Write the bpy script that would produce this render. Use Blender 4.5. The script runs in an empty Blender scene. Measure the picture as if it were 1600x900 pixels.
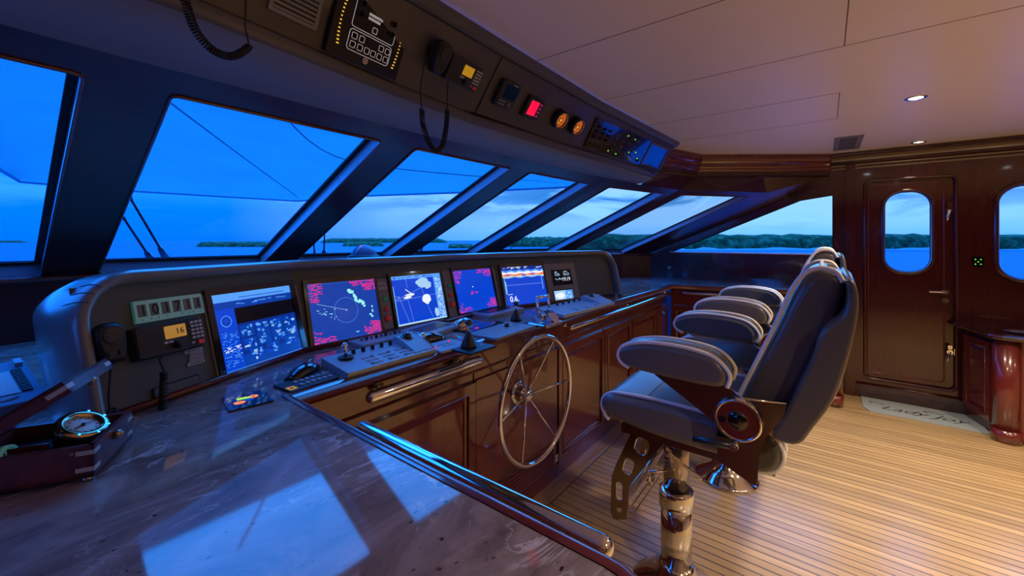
import bpy, bmesh, math, random
from mathutils import Vector, Matrix
random.seed(7)
C = bpy.context.scene.collection
V = Vector
PI = math.pi
# ------------------------------------------------------------------ camera
EYE = 1.35                      # eye height above the cabin floor
FPX = 635.0                     # focal length in pixels of a 1600 wide frame
HOR = 375.0                     # image row of the horizon
YAW = math.radians(52.4)        # heading, clockwise from the bow (+Y)
cam_d = bpy.data.cameras.new('camera')
cam_d.sensor_width = 36.0
cam_d.lens = FPX / 1600 * 36.0
cam_d.shift_y = -(450.0 - HOR) / 1600.0
cam_d.clip_start = 0.02
cam_d.clip_end = 20000
cam = bpy.data.objects.new('camera', cam_d)
C.objects.link(cam)
cam.location = (0, 0, EYE)
cam.rotation_euler = (PI / 2, 0, -YAW)
bpy.context.scene.camera = cam
D_ = V((math.sin(YAW), math.cos(YAW), 0))
R_ = V((math.cos(YAW), -math.sin(YAW), 0))

def ray(x, y):
    return D_ + R_ * ((x - 800) / FPX) + V((0, 0, (HOR - y) / FPX))
def onZ(x, y, z):
    v = ray(x, y); return V((0, 0, EYE)) + v * ((z - EYE) / v.z)
def onX(x, y, X0):
    v = ray(x, y); return V((0, 0, EYE)) + v * (X0 / v.x)
def onY(x, y, Y0):
    v = ray(x, y); return V((0, 0, EYE)) + v * (Y0 / v.y)
def onP(x, y, p, n):
    v = ray(x, y); c = V((0, 0, EYE)); return c + v * ((V(p) - c).dot(n) / v.dot(n))

# ------------------------------------------------------------------ view, world
sc = bpy.context.scene
sc.view_settings.view_transform = 'Standard'
sc.view_settings.look = 'None'
sc.view_settings.gamma = 1.0
sc.view_settings.exposure = 0.0
sc.view_settings.use_curve_mapping = False
sc.cycles.max_bounces = 10
sc.cycles.diffuse_bounces = 4
sc.cycles.glossy_bounces = 5
sc.cycles.transparent_max_bounces = 12
sc.cycles.sample_clamp_indirect = 6.0
sc.cycles.caustics_reflective = False
sc.cycles.caustics_refractive = False
try:
    sc.cycles.use_denoising = True
except Exception:
    pass

def nn(nt, t, **kw):
    n = nt.nodes.new(t)
    for k, v in kw.items():
        setattr(n, k, v)
    return n
def ramp(nt, stops, fac=None, interp='LINEAR'):
    r = nn(nt, 'ShaderNodeValToRGB')
    cr = r.color_ramp; cr.interpolation = interp
    while len(cr.elements) < len(stops): cr.elements.new(0.5)
    for e, (p, c) in zip(cr.elements, stops):
        e.position = p
        e.color = (c[0], c[1], c[2], 1) if len(c) == 3 else c
    if fac is not None: nt.links.new(fac, r.inputs[0])
    return r
def mixc(nt, fac, a, b, mode='MIX'):
    m = nn(nt, 'ShaderNodeMix', data_type='RGBA', blend_type=mode)
    for i, v in ((0, fac), (6, a), (7, b)):
        if hasattr(v, 'is_output'): nt.links.new(v, m.inputs[i])
        elif i == 0: m.inputs[i].default_value = v
        else: m.inputs[i].default_value = (v[0], v[1], v[2], 1)
    return m.outputs[2]
def mathn(nt, op, a, b=None, clamp=False):
    m = nn(nt, 'ShaderNodeMath', operation=op); m.use_clamp = clamp
    for i, v in ((0, a), (1, b)):
        if v is None: continue
        if hasattr(v, 'is_output'): nt.links.new(v, m.inputs[i])
        else: m.inputs[i].default_value = v
    return m.outputs[0]

w = bpy.data.worlds.new('evening_sky'); sc.world = w; w.use_nodes = True
nt = w.node_tree; nt.nodes.clear()
tc = nn(nt, 'ShaderNodeTexCoord')
sep = nn(nt, 'ShaderNodeSeparateXYZ'); nt.links.new(tc.outputs['Generated'], sep.inputs[0])
# azimuth factor: 0 at the bow and to port, 1 to starboard where the sun has just set
az = mathn(nt, 'MULTIPLY_ADD', sep.outputs[0], 1.0)
mp = nn(nt, 'ShaderNodeMapping'); mp.inputs['Scale'].default_value = (1.0, 1.0, 5.0)
nt.links.new(tc.outputs['Generated'], mp.inputs[0])
no = nn(nt, 'ShaderNodeTexNoise'); no.inputs['Scale'].default_value = 3.6; no.inputs['Detail'].default_value = 7; no.inputs['Roughness'].default_value = .55; no.inputs['Distortion'].default_value = .6
nt.links.new(mp.outputs[0], no.inputs[0])
left = ramp(nt, [(0.0, (.0, .12, 1.2)), (.5, (.0, .21, 2.4)), (.53, (.0, .25, 2.5)), (.555, (.02, .38, 2.5)), (.60, (.01, .30, 2.6)), (.70, (.03, .40, 2.7)), (1.0, (.05, .42, 2.7))], mathn(nt, 'MULTIPLY_ADD', sep.outputs[2], 0.5))
left.inputs[0].default_value = .5
right = ramp(nt, [(0.0, (.02, .2, .9)), (.5, (.16, .58, 1.5)), (.52, (.34, .76, 1.4)), (.58, (.34, .76, 1.5)), (.66, (.14, .45, 1.6)), (1.0, (.04, .36, 2.0))])
half = mathn(nt, 'MULTIPLY_ADD', sep.outputs[2], .5); half.node.inputs[2].default_value = .5
nt.links.new(half, left.inputs[0]); nt.links.new(half, right.inputs[0])
azr = ramp(nt, [(0.30, (0, 0, 0)), (.86, (1, 1, 1))], sep.outputs[0])
skyc = mixc(nt, azr.outputs[0], left.outputs[0], right.outputs[0])
# pale cloud bank and darker cloud puffs
cl = ramp(nt, [(.54, (0, 0, 0)), (.63, (1, 1, 1))], no.outputs[0])
band = ramp(nt, [(.500, (0, 0, 0)), (.525, (.25, .25, .25)), (.55, (1, 1, 1)), (.60, (.75, .75, .75)), (.68, (0, 0, 0))], half)
cf = mathn(nt, 'MULTIPLY', cl.outputs[0], band.outputs[0])
cf = mathn(nt, 'MULTIPLY', cf, .75)
cc_ = mixc(nt, azr.outputs[0], (.06, .50, 2.0), (.46, .78, 1.4))
skyc = mixc(nt, cf, skyc, cc_)
dk = ramp(nt, [(.45, (1, 1, 1)), (.53, (0, 0, 0))], no.outputs[0])
dkb = mathn(nt, 'MULTIPLY', dk.outputs[0], azr.outputs[0]); dkb = mathn(nt, 'MULTIPLY', dkb, band.outputs[0])
skyc = mixc(nt, dkb, skyc, (.02, .24, .80))
bg = nn(nt, 'ShaderNodeBackground'); nt.links.new(skyc, bg.inputs[0]); bg.inputs[1].default_value = 1.0
out = nn(nt, 'ShaderNodeOutputWorld'); nt.links.new(bg.outputs[0], out.inputs[0])

# soft twilight skylight: two very wide, low suns standing for the bright parts of the evening sky off the bows
def skylight(name, az, elev, angle, col, strength):
    ld = bpy.data.lights.new(name, 'SUN'); ld.energy = strength; ld.color = col; ld.angle = math.radians(angle)
    lo = bpy.data.objects.new(name, ld); C.objects.link(lo)
    d = V((math.sin(math.radians(az)) * math.cos(math.radians(elev)), math.cos(math.radians(az)) * math.cos(math.radians(elev)), math.sin(math.radians(elev))))
    lo.rotation_euler = d.to_track_quat('Z', 'Y').to_euler()
skylight('twilight_starboard', 62, 24, 100, (.02, .32, 1.0), 8.5)
skylight('twilight_port', -52, 24, 110, (.01, .25, 1.0), 3.6)

# ------------------------------------------------------------------ materials
MAT = {}
def pbr(name, col=(.5, .5, .5), rough=.5, metal=0, coat=0, coat_r=.05, spec=.5, em=None, ems=0, bump=None, nodes=None):
    m = bpy.data.materials.new(name); m.use_nodes = True
    nt = m.node_tree; b = nt.nodes['Principled BSDF']
    b.inputs['Base Color'].default_value = (*col, 1)
    b.inputs['Roughness'].default_value = rough
    b.inputs['Metallic'].default_value = metal
    b.inputs['Coat Weight'].default_value = coat
    b.inputs['Coat Roughness'].default_value = coat_r
    b.inputs['Specular IOR Level'].default_value = spec
    if em: b.inputs['Emission Color'].default_value = (*em, 1); b.inputs['Emission Strength'].default_value = ems
    tc = nn(nt, 'ShaderNodeTexCoord')
    if nodes: nodes(nt, b, tc)
    elif not em:
        # faint procedural variation in gloss so that no surface is perfectly uniform
        n = nn(nt, 'ShaderNodeTexNoise'); n.inputs['Scale'].default_value = 9; n.inputs['Detail'].default_value = 3
        nt.links.new(tc.outputs['Object'], n.inputs[0])
        mr = nn(nt, 'ShaderNodeMapRange'); mr.inputs[3].default_value = max(0, rough * .85); mr.inputs[4].default_value = min(1, rough * 1.15 + .01)
        nt.links.new(n.outputs[0], mr.inputs[0]); nt.links.new(mr.outputs[0], b.inputs['Roughness'])
    if bump:
        n = nn(nt, 'ShaderNodeTexNoise'); n.inputs['Scale'].default_value = bump[0]; n.inputs['Detail'].default_value = 4
        nt.links.new(tc.outputs['Object'], n.inputs[0])
        bp = nn(nt, 'ShaderNodeBump'); bp.inputs['Strength'].default_value = bump[1]; bp.inputs['Distance'].default_value = bump[2]
        nt.links.new(n.outputs[0], bp.inputs['Height']); nt.links.new(bp.outputs[0], b.inputs['Normal'])
    MAT[name] = m
    return m

def wood_nodes(c1, c2, scale=(2, 2, 14), axis=None, rough=None):
    def f(nt, b, tc):
        mp = nn(nt, 'ShaderNodeMapping'); mp.inputs['Scale'].default_value = scale
        nt.links.new(tc.outputs['Object'], mp.inputs[0])
        n = nn(nt, 'ShaderNodeTexNoise'); n.inputs['Scale'].default_value = 2.4; n.inputs['Detail'].default_value = 8; n.inputs['Distortion'].default_value = .8
        nt.links.new(mp.outputs[0], n.inputs[0])
        r = ramp(nt, [(.32, c1), (.7, c2)], n.outputs[0]); nt.links.new(r.outputs[0], b.inputs['Base Color'])
    return f
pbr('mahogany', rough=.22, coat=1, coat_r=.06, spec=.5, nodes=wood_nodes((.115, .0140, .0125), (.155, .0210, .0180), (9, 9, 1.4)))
pbr('mahogany_h', rough=.22, coat=1, coat_r=.05, spec=.5, nodes=wood_nodes((.115, .0140, .0125), (.155, .0210, .0180), (1.4, 9, 9)))
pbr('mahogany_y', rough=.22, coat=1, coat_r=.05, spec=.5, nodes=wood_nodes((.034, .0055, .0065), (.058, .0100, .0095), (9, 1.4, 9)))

def teak_nodes(nt, b, tc):
    sp = nn(nt, 'ShaderNodeSeparateXYZ'); nt.links.new(tc.outputs['Object'], sp.inputs[0])
    PW = .0465
    fx = mathn(nt, 'DIVIDE', sp.outputs[0], PW)
    fr = mathn(nt, 'FRACT', fx); pid = mathn(nt, 'FLOOR', fx)
    wn = nn(nt, 'ShaderNodeTexWhiteNoise', noise_dimensions='1D'); nt.links.new(pid, wn.inputs['W'])
    mp = nn(nt, 'ShaderNodeMapping'); mp.inputs['Scale'].default_value = (40, 1.6, 40)
    nt.links.new(tc.outputs['Object'], mp.inputs[0])
    n = nn(nt, 'ShaderNodeTexNoise'); n.inputs['Scale'].default_value = 1.6; n.inputs['Detail'].default_value = 7
    nt.links.new(mp.outputs[0], n.inputs[0])
    r = ramp(nt, [(.3, (.36, .225, .095)), (.7, (.54, .36, .165))], n.outputs[0])
    hs = nn(nt, 'ShaderNodeHueSaturation'); nt.links.new(r.outputs[0], hs.inputs['Color'])
    v = mathn(nt, 'MULTIPLY_ADD', wn.outputs[0], .34); v.node.inputs[2].default_value = .83
    nt.links.new(v, hs.inputs['Value'])
    seam = mathn(nt, 'LESS_THAN', fr, .10)
    c = mixc(nt, seam, hs.outputs[0], (.02, .014, .011))
    nt.links.new(c, b.inputs['Base Color'])
    bp = nn(nt, 'ShaderNodeBump'); bp.inputs['Strength'].default_value = .25; bp.inputs['Distance'].default_value = .002
    nt.links.new(seam, bp.inputs['Height']); bp.invert = True
    nt.links.new(bp.outputs[0], b.inputs['Normal'])
pbr('teak_planks', rough=.33, coat=.25, coat_r=.18, nodes=teak_nodes)
pbr('teak_plain', rough=.3, coat=.4, coat_r=.15, nodes=wood_nodes((.30, .165, .07), (.45, .26, .12), (30, 1.6, 30)))
pbr('teak_plain_x', rough=.3, coat=.4, coat_r=.15, nodes=wood_nodes((.34, .19, .09), (.48, .29, .15), (1.6, 30, 30)))

def marble_nodes(nt, b, tc):
    mp = nn(nt, 'ShaderNodeMapping'); mp.inputs['Rotation'].default_value = (0, 0, .7); mp.inputs['Scale'].default_value = (1, 1.9, 1)
    nt.links.new(tc.outputs['Object'], mp.inputs[0])
    n = nn(nt, 'ShaderNodeTexNoise'); n.inputs['Scale'].default_value = 5; n.inputs['Detail'].default_value = 10; n.inputs['Roughness'].default_value = .62; n.inputs['Distortion'].default_value = 1.2
    nt.links.new(mp.outputs[0], n.inputs[0])
    base = ramp(nt, [(.30, (.14, .098, .086)), (.5, (.26, .19, .165)), (.72, (.42, .33, .29))], n.outputs[0])
    n2 = nn(nt, 'ShaderNodeTexNoise'); n2.inputs['Scale'].default_value = 3.2; n2.inputs['Detail'].default_value = 9; n2.inputs['Roughness'].default_value = .6; n2.inputs['Distortion'].default_value = 2.2
    nt.links.new(mp.outputs[0], n2.inputs[0])
    dlt = mathn(nt, 'ABSOLUTE', mathn(nt, 'SUBTRACT', n2.outputs[0], .5))
    vein = ramp(nt, [(.0, (1, 1, 1)), (.008, (.7, .7, .7)), (.02, (0, 0, 0))], dlt)
    n3 = nn(nt, 'ShaderNodeTexNoise'); n3.inputs['Scale'].default_value = 6; n3.inputs['Detail'].default_value = 4
    nt.links.new(tc.outputs['Object'], n3.inputs[0])
    msk = ramp(nt, [(.48, (0, 0, 0)), (.62, (1, 1, 1))], n3.outputs[0])
    vf = mathn(nt, 'MULTIPLY', vein.outputs[0], msk.outputs[0]); vf = mathn(nt, 'MULTIPLY', vf, .75)
    c = mixc(nt, vf, base.outputs[0], (.75, .70, .66))
    n4 = nn(nt, 'ShaderNodeTexNoise'); n4.inputs['Scale'].default_value = 42; n4.inputs['Detail'].default_value = 2
    nt.links.new(mp.outputs[0], n4.inputs[0])
    ds = ramp(nt, [(.26, (1, 1, 1)), (.32, (0, 0, 0))], n4.outputs[0])
    c = mixc(nt, ds.outputs[0], c, (.03, .02, .02))
    nt.links.new(c, b.inputs['Base Color'])
pbr('marble', rough=.055, coat=.1, coat_r=.03, spec=.5, nodes=marble_nodes)
pbr('ceiling_white', (.90, .86, .81), .45, coat=.12, coat_r=.25)
pbr('ceiling_dark', (.10, .09, .08), .6)
pbr('dark_panel', (.085, .080, .076), .45, coat=.1, bump=(420, .12, .0006))
pbr('soffit_vinyl', (.10, .105, .115), .42, coat=.15, coat_r=.35, bump=(300, .1, .0005))
pbr('soffit_lit', (.20, .23, .27), .4, coat=.3, coat_r=.3)  # paler, bluer soffit: light from below put into the underside's colour
pbr('insert_grey', (.30, .30, .27), .45)
pbr('hood_vinyl', (.17, .185, .20), .34, coat=1, coat_r=.2, bump=(300, .15, .0008))
pbr('dash_grey', (.11, .135, .13), .5, bump=(500, .1, .0005))
pbr('black_plastic', (.010, .011, .013), .33)
pbr('black_gloss', (.004, .005, .007), .12, coat=1, coat_r=.04)
pbr('dark_plastic', (.022, .025, .030), .38)
pbr('blue_grey_plastic', (.34, .43, .50), .42)
pbr('grey_plastic', (.22, .24, .26), .42)
pbr('light_plastic', (.55, .56, .56), .45)
pbr('white_paint', (.78, .78, .75), .4)
pbr('chrome', (.80, .80, .82), .07, 1)
pbr('brushed_steel', (.50, .50, .51), .22, 1)
pbr('dark_steel', (.36, .31, .29), .13, 1)
pbr('slat_steel_tinted', (.72, .62, .48), .32, 1)  # steel tinted golden, the floor's reflection put into the colour
pbr('phone_plastic', (.09, .17, .27), .4)
pbr('brass', (.62, .50, .30), .2, 1)
pbr('lever_black', (.06, .06, .065), .3, .6)
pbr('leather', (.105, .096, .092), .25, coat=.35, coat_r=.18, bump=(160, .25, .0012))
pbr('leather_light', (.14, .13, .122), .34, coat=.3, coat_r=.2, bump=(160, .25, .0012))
pbr('piping', (.93, .92, .90), .4)
pbr('reveal_grey', (.42, .45, .50), .28, coat=.4, coat_r=.12)
pbr('rubber', (.012, .012, .013), .6)
pbr('mat_grey', (.33, .37, .36), .85, bump=(700, .3, .002))
pbr('mat_dark', (.075, .08, .085), .85, bump=(700, .3, .002))
pbr('ink', (.03, .03, .035), .7)
pbr('bone', (.50, .52, .50), .4)
pbr('box_wood', rough=.3, coat=.6, coat_r=.12, nodes=wood_nodes((.085, .022, .030), (.155, .045, .055), (1.4, 9, 9)))
pbr('box_felt', (.035, .04, .055), .9)
pbr('clock_face', (.62, .64, .58), .4)
pbr('aqua_plate', (.45, .75, .66), .4, em=(.03, .22, .20), ems=.2)
pbr('lcd_grey', (.20, .22, .22), .3)
def cloth_mat(name, col, tr=.55):
    m = bpy.data.materials.new(name); m.use_nodes = True; nt = m.node_tree; nt.nodes.clear()
    tc = nn(nt, 'ShaderNodeTexCoord'); n = nn(nt, 'ShaderNodeTexNoise'); n.inputs['Scale'].default_value = 1.3; nt.links.new(tc.outputs['Object'], n.inputs[0])
    r = ramp(nt, [(.3, tuple(c * .9 for c in col)), (.7, col)], n.outputs[0])
    d = nn(nt, 'ShaderNodeBsdfDiffuse'); t = nn(nt, 'ShaderNodeBsdfTranslucent'); mx = nn(nt, 'ShaderNodeMixShader'); mx.inputs[0].default_value = tr; o = nn(nt, 'ShaderNodeOutputMaterial')
    nt.links.new(r.outputs[0], d.inputs[0]); nt.links.new(r.outputs[0], t.inputs[0]); nt.links.new(d.outputs[0], mx.inputs[1]); nt.links.new(t.outputs[0], mx.inputs[2]); nt.links.new(mx.outputs[0], o.inputs[0])
    MAT[name] = m
cloth_mat('canopy_cloth', (.13, .46, .44), .5)
pbr('print_white_glow', (.8, .8, .8), .4, em=(.8, .8, .78), ems=.28)  # white print given a faint glow to brighten it; no lamp behind
pbr('mahogany_shaded', rough=.2, coat=1, coat_r=.06, spec=.5, nodes=wood_nodes((.050, .0060, .0080), (.072, .0090, .0110), (9, 9, 1.4)))  # same mahogany darkened: dimness of the unlit walls put into the colour
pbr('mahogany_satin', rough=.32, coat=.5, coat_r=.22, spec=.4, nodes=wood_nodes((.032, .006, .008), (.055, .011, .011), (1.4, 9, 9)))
pbr('cream_wall', (.62, .52, .40), .6)
def em(name, col, s=1.0, rough=.15):
    return pbr(name, (.005, .005, .006), rough, em=col, ems=s)
for nme, c, s in (('e_blue', (.0, .07, .85), .75), ('e_navy', (.002, .035, .42), .6), ('e_mid', (.0, .055, .48), .8), ('e_light', (.10, .38, 1.0), .95), ('e_pale', (.42, .70, 1.0), .9),
                  ('e_white', (.85, .92, 1.0), 1.0), ('e_black', (.001, .002, .01), .3), ('e_pink', (1.0, .03, .30), .8), ('e_cyan', (.35, .95, .95), .9), ('e_yellow', (1.0, .55, .05), .9),
                  ('e_orange', (1.0, .22, .03), 1.3), ('e_red', (1.0, .01, .02), 1.2), ('e_crimson', (1.0, .006, .06), 1.0), ('e_green', (.25, 1.0, .06), 1.0), ('e_amber', (.62, .30, .045), .55),
                  ('e_violet', (.05, .03, .75), .8), ('e_teal', (.05, .34, .55), .6), ('e_lgreen', (.02, .30, .14), .5), ('e_gold', (.75, .36, .01), .55), ('e_dkorange', (.30, .05, .01), .8)):
    em(nme, c, s)
em('led_lamp', (.85, .95, 1.0), 40); em('led_lamp_warm', (1.0, .85, .6), 5)
pbr('btn_green', (.02, .30, .16), .35, em=(.02, .35, .2), ems=.12); pbr('btn_red', (.55, .035, .03), .35, em=(.6, .03, .03), ems=.15)

def glass_mat(name, tint=(1, 1, 1), r=.02):
    m = bpy.data.materials.new(name); m.use_nodes = True; nt = m.node_tree; nt.nodes.clear()
    t = nn(nt, 'ShaderNodeBsdfTransparent'); t.inputs[0].default_value = (*tint, 1)
    g = nn(nt, 'ShaderNodeBsdfGlossy'); g.inputs['Roughness'].default_value = r
    fr = nn(nt, 'ShaderNodeFresnel'); fr.inputs[0].default_value = 1.45
    mx = nn(nt, 'ShaderNodeMixShader'); o = nn(nt, 'ShaderNodeOutputMaterial')
    f2 = mathn(nt, 'MULTIPLY', fr.outputs[0], .3)
    nt.links.new(f2, mx.inputs[0]); nt.links.new(t.outputs[0], mx.inputs[1]); nt.links.new(g.outputs[0], mx.inputs[2]); nt.links.new(mx.outputs[0], o.inputs[0])
    MAT[name] = m
glass_mat('window_glass', (.86, .95, 1.0)); glass_mat('clear_glass')

def sea_nodes(nt, b, tc):
    n = nn(nt, 'ShaderNodeTexNoise'); n.inputs['Scale'].default_value = .25; n.inputs['Detail'].default_value = 6
    mp = nn(nt, 'ShaderNodeMapping'); mp.inputs['Scale'].default_value = (1, 1, 1)
    nt.links.new(tc.outputs['Object'], mp.inputs[0]); nt.links.new(mp.outputs[0], n.inputs[0])
    bp = nn(nt, 'ShaderNodeBump'); bp.inputs['Strength'].default_value = .35; bp.inputs['Distance'].default_value = .5
    nt.links.new(n.outputs[0], bp.inputs['Height']); nt.links.new(bp.outputs[0], b.inputs['Normal'])
pbr('sea_water', (.0, .15, .34), .7, spec=.04, nodes=sea_nodes)
def land_nodes(nt, b, tc):
    n = nn(nt, 'ShaderNodeTexNoise'); n.inputs['Scale'].default_value = .18; n.inputs['Detail'].default_value = 9; n.inputs['Roughness'].default_value = .7
    nt.links.new(tc.outputs['Object'], n.inputs[0])
    r = ramp(nt, [(.35, (.008, .030, .010)), (.5, (.03, .085, .022)), (.62, (.10, .22, .08))], n.outputs[0])
    nt.links.new(r.outputs[0], b.inputs['Base Color'])
pbr('shore_green', rough=.9, spec=.1, nodes=land_nodes)
pbr('shore_rock', (.45, .55, .40), .9, bump=(2, .5, .3))
pbr('boat_white', (.5, .55, .62), .35)

# ------------------------------------------------------------------ mesh builder
def frame(o, x, y=None, z=None):
    x = V(x).normalized()
    if z is None:
        y = V(y).normalized(); z = x.cross(y).normalized(); y = z.cross(x)
    elif y is None:
        z = V(z).normalized(); y = z.cross(x).normalized(); x = y.cross(z)
    m = Matrix((x, y, z)).transposed().to_4x4(); m.translation = V(o)
    return m
def T(x=0, y=0, z=0): return Matrix.Translation((x, y, z))
def RX(a): return Matrix.Rotation(a, 4, 'X')
def RY(a): return Matrix.Rotation(a, 4, 'Y')
def RZ(a): return Matrix.Rotation(a, 4, 'Z')

class B:
    def __init__(s, *mats):
        s.v = []; s.f = []; s.m = []; s.s = []; s.mats = list(mats) or ['black_plastic']
    def mi(s, mat):
        if mat is None: return 0
        if isinstance(mat, int): return mat
        if mat not in s.mats: s.mats.append(mat)
        return s.mats.index(mat)
    def add(s, vs, fs, mat=None, smooth=False, M=None):
        o = len(s.v)
        for p in vs:
            p = V(p)
            s.v.append(M @ p if M is not None else p)
        k = s.mi(mat)
        for f in fs:
            s.f.append([i + o for i in f]); s.m.append(k); s.s.append(smooth)
        return s
    def box(s, c, d, mat=None, M=None):
        x, y, z = c; a, b, e = d[0] / 2, d[1] / 2, d[2] / 2
        vs = [(x + i * a, y + j * b, z + k * e) for k in (-1, 1) for j in (-1, 1) for i in (-1, 1)]
        return s.add(vs, [(0, 2, 3, 1), (4, 5, 7, 6), (0, 1, 5, 4), (2, 6, 7, 3), (0, 4, 6, 2), (1, 3, 7, 5)], mat, False, M)
    def box2(s, p, q, mat=None, M=None):
        return s.box([(p[i] + q[i]) / 2 for i in range(3)], [abs(q[i] - p[i]) for i in range(3)], mat, M)
    def prism(s, pts, z0, z1, mat=None, M=None, smooth=False, inset=0):
        n = len(pts); cx = sum(p[0] for p in pts) / n; cy = sum(p[1] for p in pts) / n
        a = [(p[0], p[1], z0) for p in pts]; b = [(p[0], p[1], z1) for p in pts]
        fs = [(i, (i + 1) % n, n + (i + 1) % n, n + i) for i in range(n)]
        s.add(a + b, fs, mat, smooth, M)
        s.add(a, [tuple(range(n))[::-1]], mat, False, M); s.add(b, [tuple(range(n))], mat, False, M)
        return s
    def rbox(s, c, d, r, mat=None, M=None, seg=5, cham=0):
        """box with rounded corners seen from +z; cham bevels the top rim"""
        pts = rrect(d[0], d[1], r, seg)
        pts = [(p[0] + c[0], p[1] + c[1]) for p in pts]
        z0 = c[2] - d[2] / 2; z1 = c[2] + d[2] / 2
        if cham <= 0: return s.prism(pts, z0, z1, mat, M)
        n = len(pts)
        k = [(c[0] + (p[0] - c[0]) * (1 - 2 * cham / d[0]), c[1] + (p[1] - c[1]) * (1 - 2 * cham / d[1])) for p in pts]
        vs = [(p[0], p[1], z0) for p in pts] + [(p[0], p[1], z1 - cham) for p in pts] + [(p[0], p[1], z1) for p in k]
        fs = [(i + n * j, (i + 1) % n + n * j, n * (j + 1) + (i + 1) % n, n * (j + 1) + i) for j in (0, 1) for i in range(n)]
        s.add(vs, fs, mat, False, M)
        s.add(vs[:n], [tuple(range(n))[::-1]], mat, False, M); s.add(vs[2 * n:], [tuple(range(n))], mat, False, M)
        return s
    def lathe(s, prof, mat=None, M=None, seg=28, smooth=True, a0=0, a1=2 * PI):
        full = abs(a1 - a0 - 2 * PI) < 1e-6
        ns = seg if full else seg + 1
        vs = []
        for i in range(ns):
            a = a0 + (a1 - a0) * i / seg
            for r, z in prof: vs.append((r * math.cos(a), r * math.sin(a), z))
        m = len(prof); fs = []
        for i in range(seg):
            j = (i + 1) % ns
            for k in range(m - 1):
                q = (i * m + k, j * m + k, j * m + k + 1, i * m + k + 1)
                fs.append(q)
        return s.add(vs, fs, mat, smooth, M)
    def cyl(s, p0, p1, r0, r1=None, mat=None, seg=20, M=None, caps=True, rnd=0):
        r1 = r0 if r1 is None else r1
        p0 = V(p0); p1 = V(p1); z = (p1 - p0); L = z.length
        if L < 1e-9: return s
        z.normalize(); x = z.orthogonal().normalized()
        F = frame(p0, x, None, z)
        if M is not None: F = M @ F
        s.lathe([(r0, 0), (r1, L)], mat, F, seg)
        if rnd:
            st = 5
            s.lathe([(r1 * math.cos(PI / 2 * i / st), L + rnd * math.sin(PI / 2 * i / st)) for i in range(st + 1)], mat, F, seg)
            s.lathe([(r0 * math.sin(PI / 2 * i / st), -rnd * math.cos(PI / 2 * i / st)) for i in range(st + 1)], mat, F, seg)
        elif caps:
            for r, zz, fl in ((r0, 0, 1), (r1, L, 0)):
                if r < 1e-6: continue
                vs = [(r * math.cos(2 * PI * i / seg), r * math.sin(2 * PI * i / seg), zz) for i in range(seg)]
                idx = tuple(range(seg)); s.add(vs, [idx[::-1] if fl else idx], mat, False, F)
        return s
    def tube(s, pts, r, mat=None, seg=10, closed=False, M=None, caps=True, rs=None):
        pts = [V(p) for p in pts]; n = len(pts); vs = []
        prev = None
        for i, p in enumerate(pts):
            if closed: t = pts[(i + 1) % n] - pts[i - 1]
            else: t = pts[min(i + 1, n - 1)] - pts[max(i - 1, 0)]
            t.normalize()
            if prev is None: x = t.orthogonal().normalized()
            else:
                x = prev - t * prev.dot(t); x.normalize()
            prev = x; y = t.cross(x); rr = rs[i] if rs else r
            for k in range(seg):
                a = 2 * PI * k / seg; vs.append(p + x * (rr * math.cos(a)) + y * (rr * math.sin(a)))
        fs = []
        for i in range(n if closed else n - 1):
            j = (i + 1) % n
            off = 0
            if closed and j == 0:   # match the twist of the closing ring
                best = 1e9
                for o in range(seg):
                    dd = (vs[i * seg] - vs[o]).length
                    if dd < best: best = dd; off = o
            for k in range(seg):
                fs.append((i * seg + k, i * seg + (k + 1) % seg, j * seg + (k + 1 + off) % seg, j * seg + (k + off) % seg))
        s.add(vs, fs, mat, True, M)
        if caps and not closed:
            s.add(vs[:seg], [tuple(range(seg))[::-1]], mat, False, M); s.add(vs[-seg:], [tuple(range(seg))], mat, False, M)
        return s
    def sphere(s, c, r, mat=None, M=None, seg=18, sc=(1, 1, 1), half=False):
        F = T(*c) @ Matrix.Diagonal((sc[0], sc[1], sc[2], 1))
        if M is not None: F = M @ F
        st = seg // 2; a0 = 0 if half else -PI / 2
        return s.lathe([(r * math.cos(a0 + (PI / 2 - a0) * i / st), r * math.sin(a0 + (PI / 2 - a0) * i / st)) for i in range(st + 1)], mat, F, seg)
    def torus(s, c, R, r, mat=None, M=None, seg=40, ts=10, z=(0, 0, 1)):
        z = V(z); F = frame(c, z.orthogonal(), None, z)
        if M is not None: F = M @ F
        pts = [(R * math.cos(2 * PI * i / seg), R * math.sin(2 * PI * i / seg), 0) for i in range(seg)]
        return s.tube(pts, r, mat, ts, True, F)
    def grid(s, rows, mat=None, smooth=True, M=None, closed=False):
        n = len(rows[0]); vs = [p for r in rows for p in r]; fs = []
        for i in range(len(rows) - 1):
            for j in range(n if closed else n - 1):
                k = (j + 1) % n
                fs.append((i * n + j, i * n + k, (i + 1) * n + k, (i + 1) * n + j))
        return s.add(vs, fs, mat, smooth, M)
    def quad(s, a, b, c, d, mat=None, M=None):
        return s.add([a, b, c, d], [(0, 1, 2, 3)], mat, False, M)
    def rect(s, x0, y0, x1, y1, z, mat=None, M=None):
        return s.add([(x0, y0, z), (x1, y0, z), (x1, y1, z), (x0, y1, z)], [(0, 1, 2, 3)], mat, False, M)
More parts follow.
